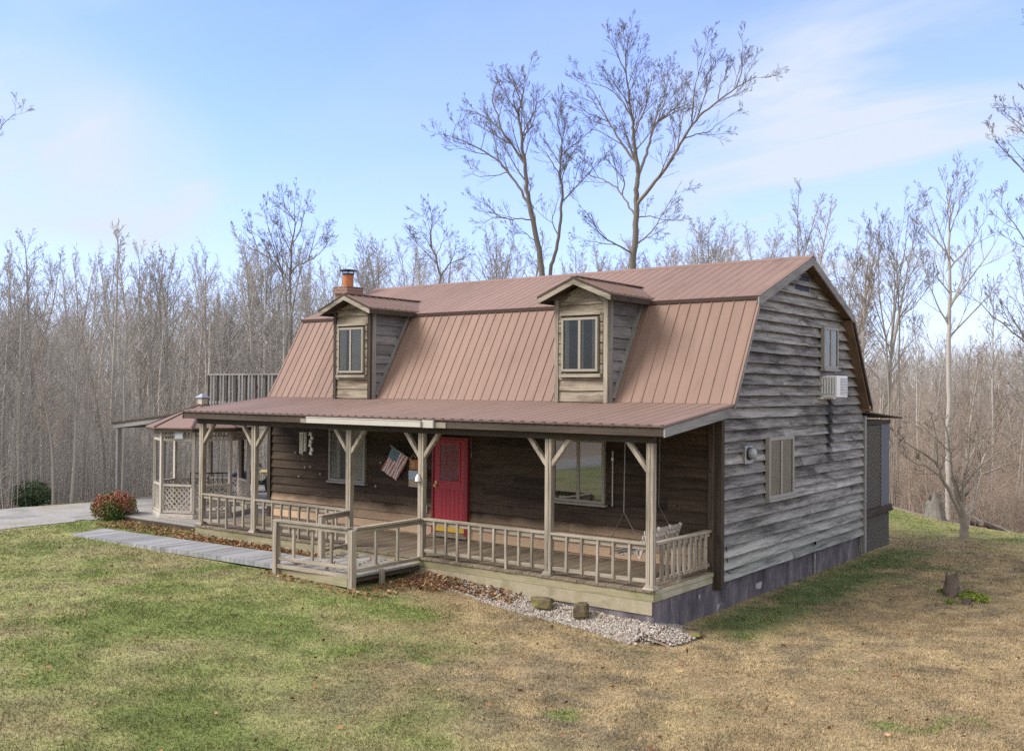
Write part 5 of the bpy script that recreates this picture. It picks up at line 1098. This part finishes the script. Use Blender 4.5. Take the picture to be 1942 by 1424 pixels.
stuff(tubes('undergrowth', a, 'brush_stem', None, 3), 'tangle of thin grey saplings and brush filling the left wood', 'undergrowth')
a = stem_polys(*stems(850, 1600, 2500, 34, 62, 2.0, 5.5), kids=16, r=(.010, .024), kr=.30); a += stem_polys(*stems(4200, 1600, 2500, 32, 50, .5, 2.2), kids=9, r=(.004, .010), kr=.7)
stuff(tubes('undergrowth', a, 'twig_tan', None, 3), 'brown brush thicket filling the right wood', 'undergrowth')
# far woods on the slopes all round
n = 6800; u = rg.uniform(-900, 3100, n); d = 78+150*rg.random(n)**1.2; k = (u-971)/F; x = CAM.x+d*(fwd.x+rgt.x*k); y = CAM.y+d*(fwd.y+rgt.y*k); z = ground_z(x, y); h = rg.uniform(4.5, 8.5, n)*np.where(u < 700, 1.5, 1)
stuff(tubes('far_woods', stem_polys(x, y, z, h, kids=12, r=(.04, .08), kr=.35), 'twig_grey', None, 3), 'distant bare woods covering the low hills', 'woods')

# ------------------------------------------------------------------ shrubs, stumps, logs
def shrub(name, label, cat, loc, rx, ry, rz_, n, cols, leaf, seed, stemmat='bark_dark', flat=1):
    t = thing(name, label, cat, loc); r_ = np.random.default_rng(seed)
    dv = r_.normal(size=(n, 3)); dv /= np.linalg.norm(dv, axis=1)[:, None]; rad = r_.random(n)**.33; lump = .70+.6*fbm(dv[:, 0]*2.2+seed, dv[:, 1]*2.2+dv[:, 2]*1.7, 3)
    p = dv*(rad*lump)[:, None]*np.array((rx, ry, rz_)); p[:, 2] = p[:, 2]+rz_*.85; ok = p[:, 2] > .02; p = p[ok]; n = len(p)
    a = r_.normal(size=(n, 3)); a[:, 2] *= flat; a /= np.linalg.norm(a, axis=1)[:, None]; b = np.cross(a, r_.normal(size=(n, 3))); b /= np.linalg.norm(b, axis=1)[:, None]; s = r_.uniform(.6, 1.3, (n, 1))*leaf
    V = np.stack([p-a*s, p-b*s*.4, p+a*s, p+b*s*.4], 1).reshape(-1, 3); cl = np.array(cols); w = np.clip(fbm(p[:, 0]*3+seed, p[:, 1]*3+p[:, 2]*2, 3)*1.1-.45+.55*p[:, 2]/rz_/1.7*2*.5+r_.normal(0, .15, n)+.1, 0, .999)
    cc = cl[(w*len(cl)).astype(int)]*r_.uniform(.6, 1.3, n)[:, None]; fastmesh('foliage', V, np.arange(4*n).reshape(-1, 4), 'shrub_leaf', t, col=np.repeat(cc, 4, 0))
    rr = random.Random(seed); polys = []
    for k in range(16): a_ = rr.uniform(0, 6.28); polys.append(branch(rr, (rr.gauss(0, .06), rr.gauss(0, .06), -.1), (math.cos(a_)*.6*rx/rz_, math.sin(a_)*.6*ry/rz_, 1), rz_*1.5, .014, .004, 6, .1, .15))
    tubes('stems', polys, stemmat, t, 5); return t
shrub('red_shrub', 'round red and green shrub at the corner of the low deck by the path', 'shrub', (-16.25, -1.72, gz(-16.25, -1.72)), .58, .54, .39, 5600, [(.06, .13, .035), (.09, .15, .045), (.17, .15, .06), (.26, .11, .065), (.34, .14, .11)], .038, 3)
p = at(60, 948, 31.6); shrub('evergreen_shrub', 'low dark evergreen bush at the wood edge beyond the drive', 'shrub', (p.x, p.y, gz(p.x, p.y)), .66, .6, .46, 1700, [(.04, .07, .035), (.065, .105, .05), (.10, .14, .075)], .06, 4)
def stump(name, label, loc, r, h, seed, mat, jag=.6):
    rr = random.Random(seed); mb = MB(); n = 16; lv = 8; i0 = 0
    for k in range(lv):
        for j in range(n):
            a = 2*math.pi*j/n; f = k/(lv-1); top = h*(1-jag*float(vnoise(j*.55+seed, seed*1.3)))
            q = r*(1.35-.6*f+.25*(1-f)**3)*(.75+.5*float(vnoise(j*.8+seed, k*.6))); mb.v.append((q*math.cos(a), q*math.sin(a), -.15+(top+.15)*f))
    for k in range(lv-1):
        for j in range(n): mb.f.append((k*n+j, k*n+(j+1) % n, (k+1)*n+(j+1) % n, (k+1)*n+j)); mb.m.append(0)
    mb.v.append((0, 0, h*.35)); c = len(mb.v)-1
    for j in range(n): mb.f.append(((lv-1)*n+j, (lv-1)*n+(j+1) % n, c)); mb.m.append(0)
    o = mb.build(name, mat); o.location = loc; return tag(o, label, 'stump')
stump('stump', 'small dark rotten stump in the mossy patch on the right lawn', (2.9, 4.36, gz(2.9, 4.36)), .14, .56, 4, 'rotten_wood', .5)
p = at(1772, 978, 32.5); stump('dead_stump', 'tall pale broken stump at the wood edge behind the yard tree', (p.x, p.y, gz(p.x, p.y)), .25, 1.0, 9, 'dead_wood_pale', .6)
def log(label, a, b, r, seed, mat):
    rr = random.Random(seed); a, b = Vector(a), Vector(b); mb = MB(); n = 8; mb.tube([(a-a).lerp(b-a, k/(n-1))+Vector((0, 0, rr.gauss(0, .02))) for k in range(n)], [r*rr.uniform(.8, 1.1)*(1-.4*k/(n-1)) for k in range(n)], 8); o = mb.build('log', mat); o.location = a; return tag(o, label, 'log')
def P0(u, v, d, dz=0): p = at(u, v, d); return (p.x, p.y, gz(p.x, p.y)+dz)
log('dark fallen log lying at the wood edge right of the yard tree', P0(1862, 995, 31.5, .12), P0(1915, 1000, 31.8, .1), .11, 1, 'rotten_wood'); log('pale crooked dead branch lying across the brush pile', P0(1845, 990, 32, .25), P0(1935, 996, 31.5, .05), .05, 2, 'dead_wood_pale'); log('short grey log behind the yard tree trunk', P0(1835, 992, 32.5, .1), P0(1868, 990, 33, .12), .09, 3, 'dead_wood_pale')
mb = MB(); o = stump('root', 'splintered rotten root piece in the moss beside the small stump', (3.32, 3.7, gz(3.32, 3.7)), .10, .12, 12, 'rotten_wood', .5)
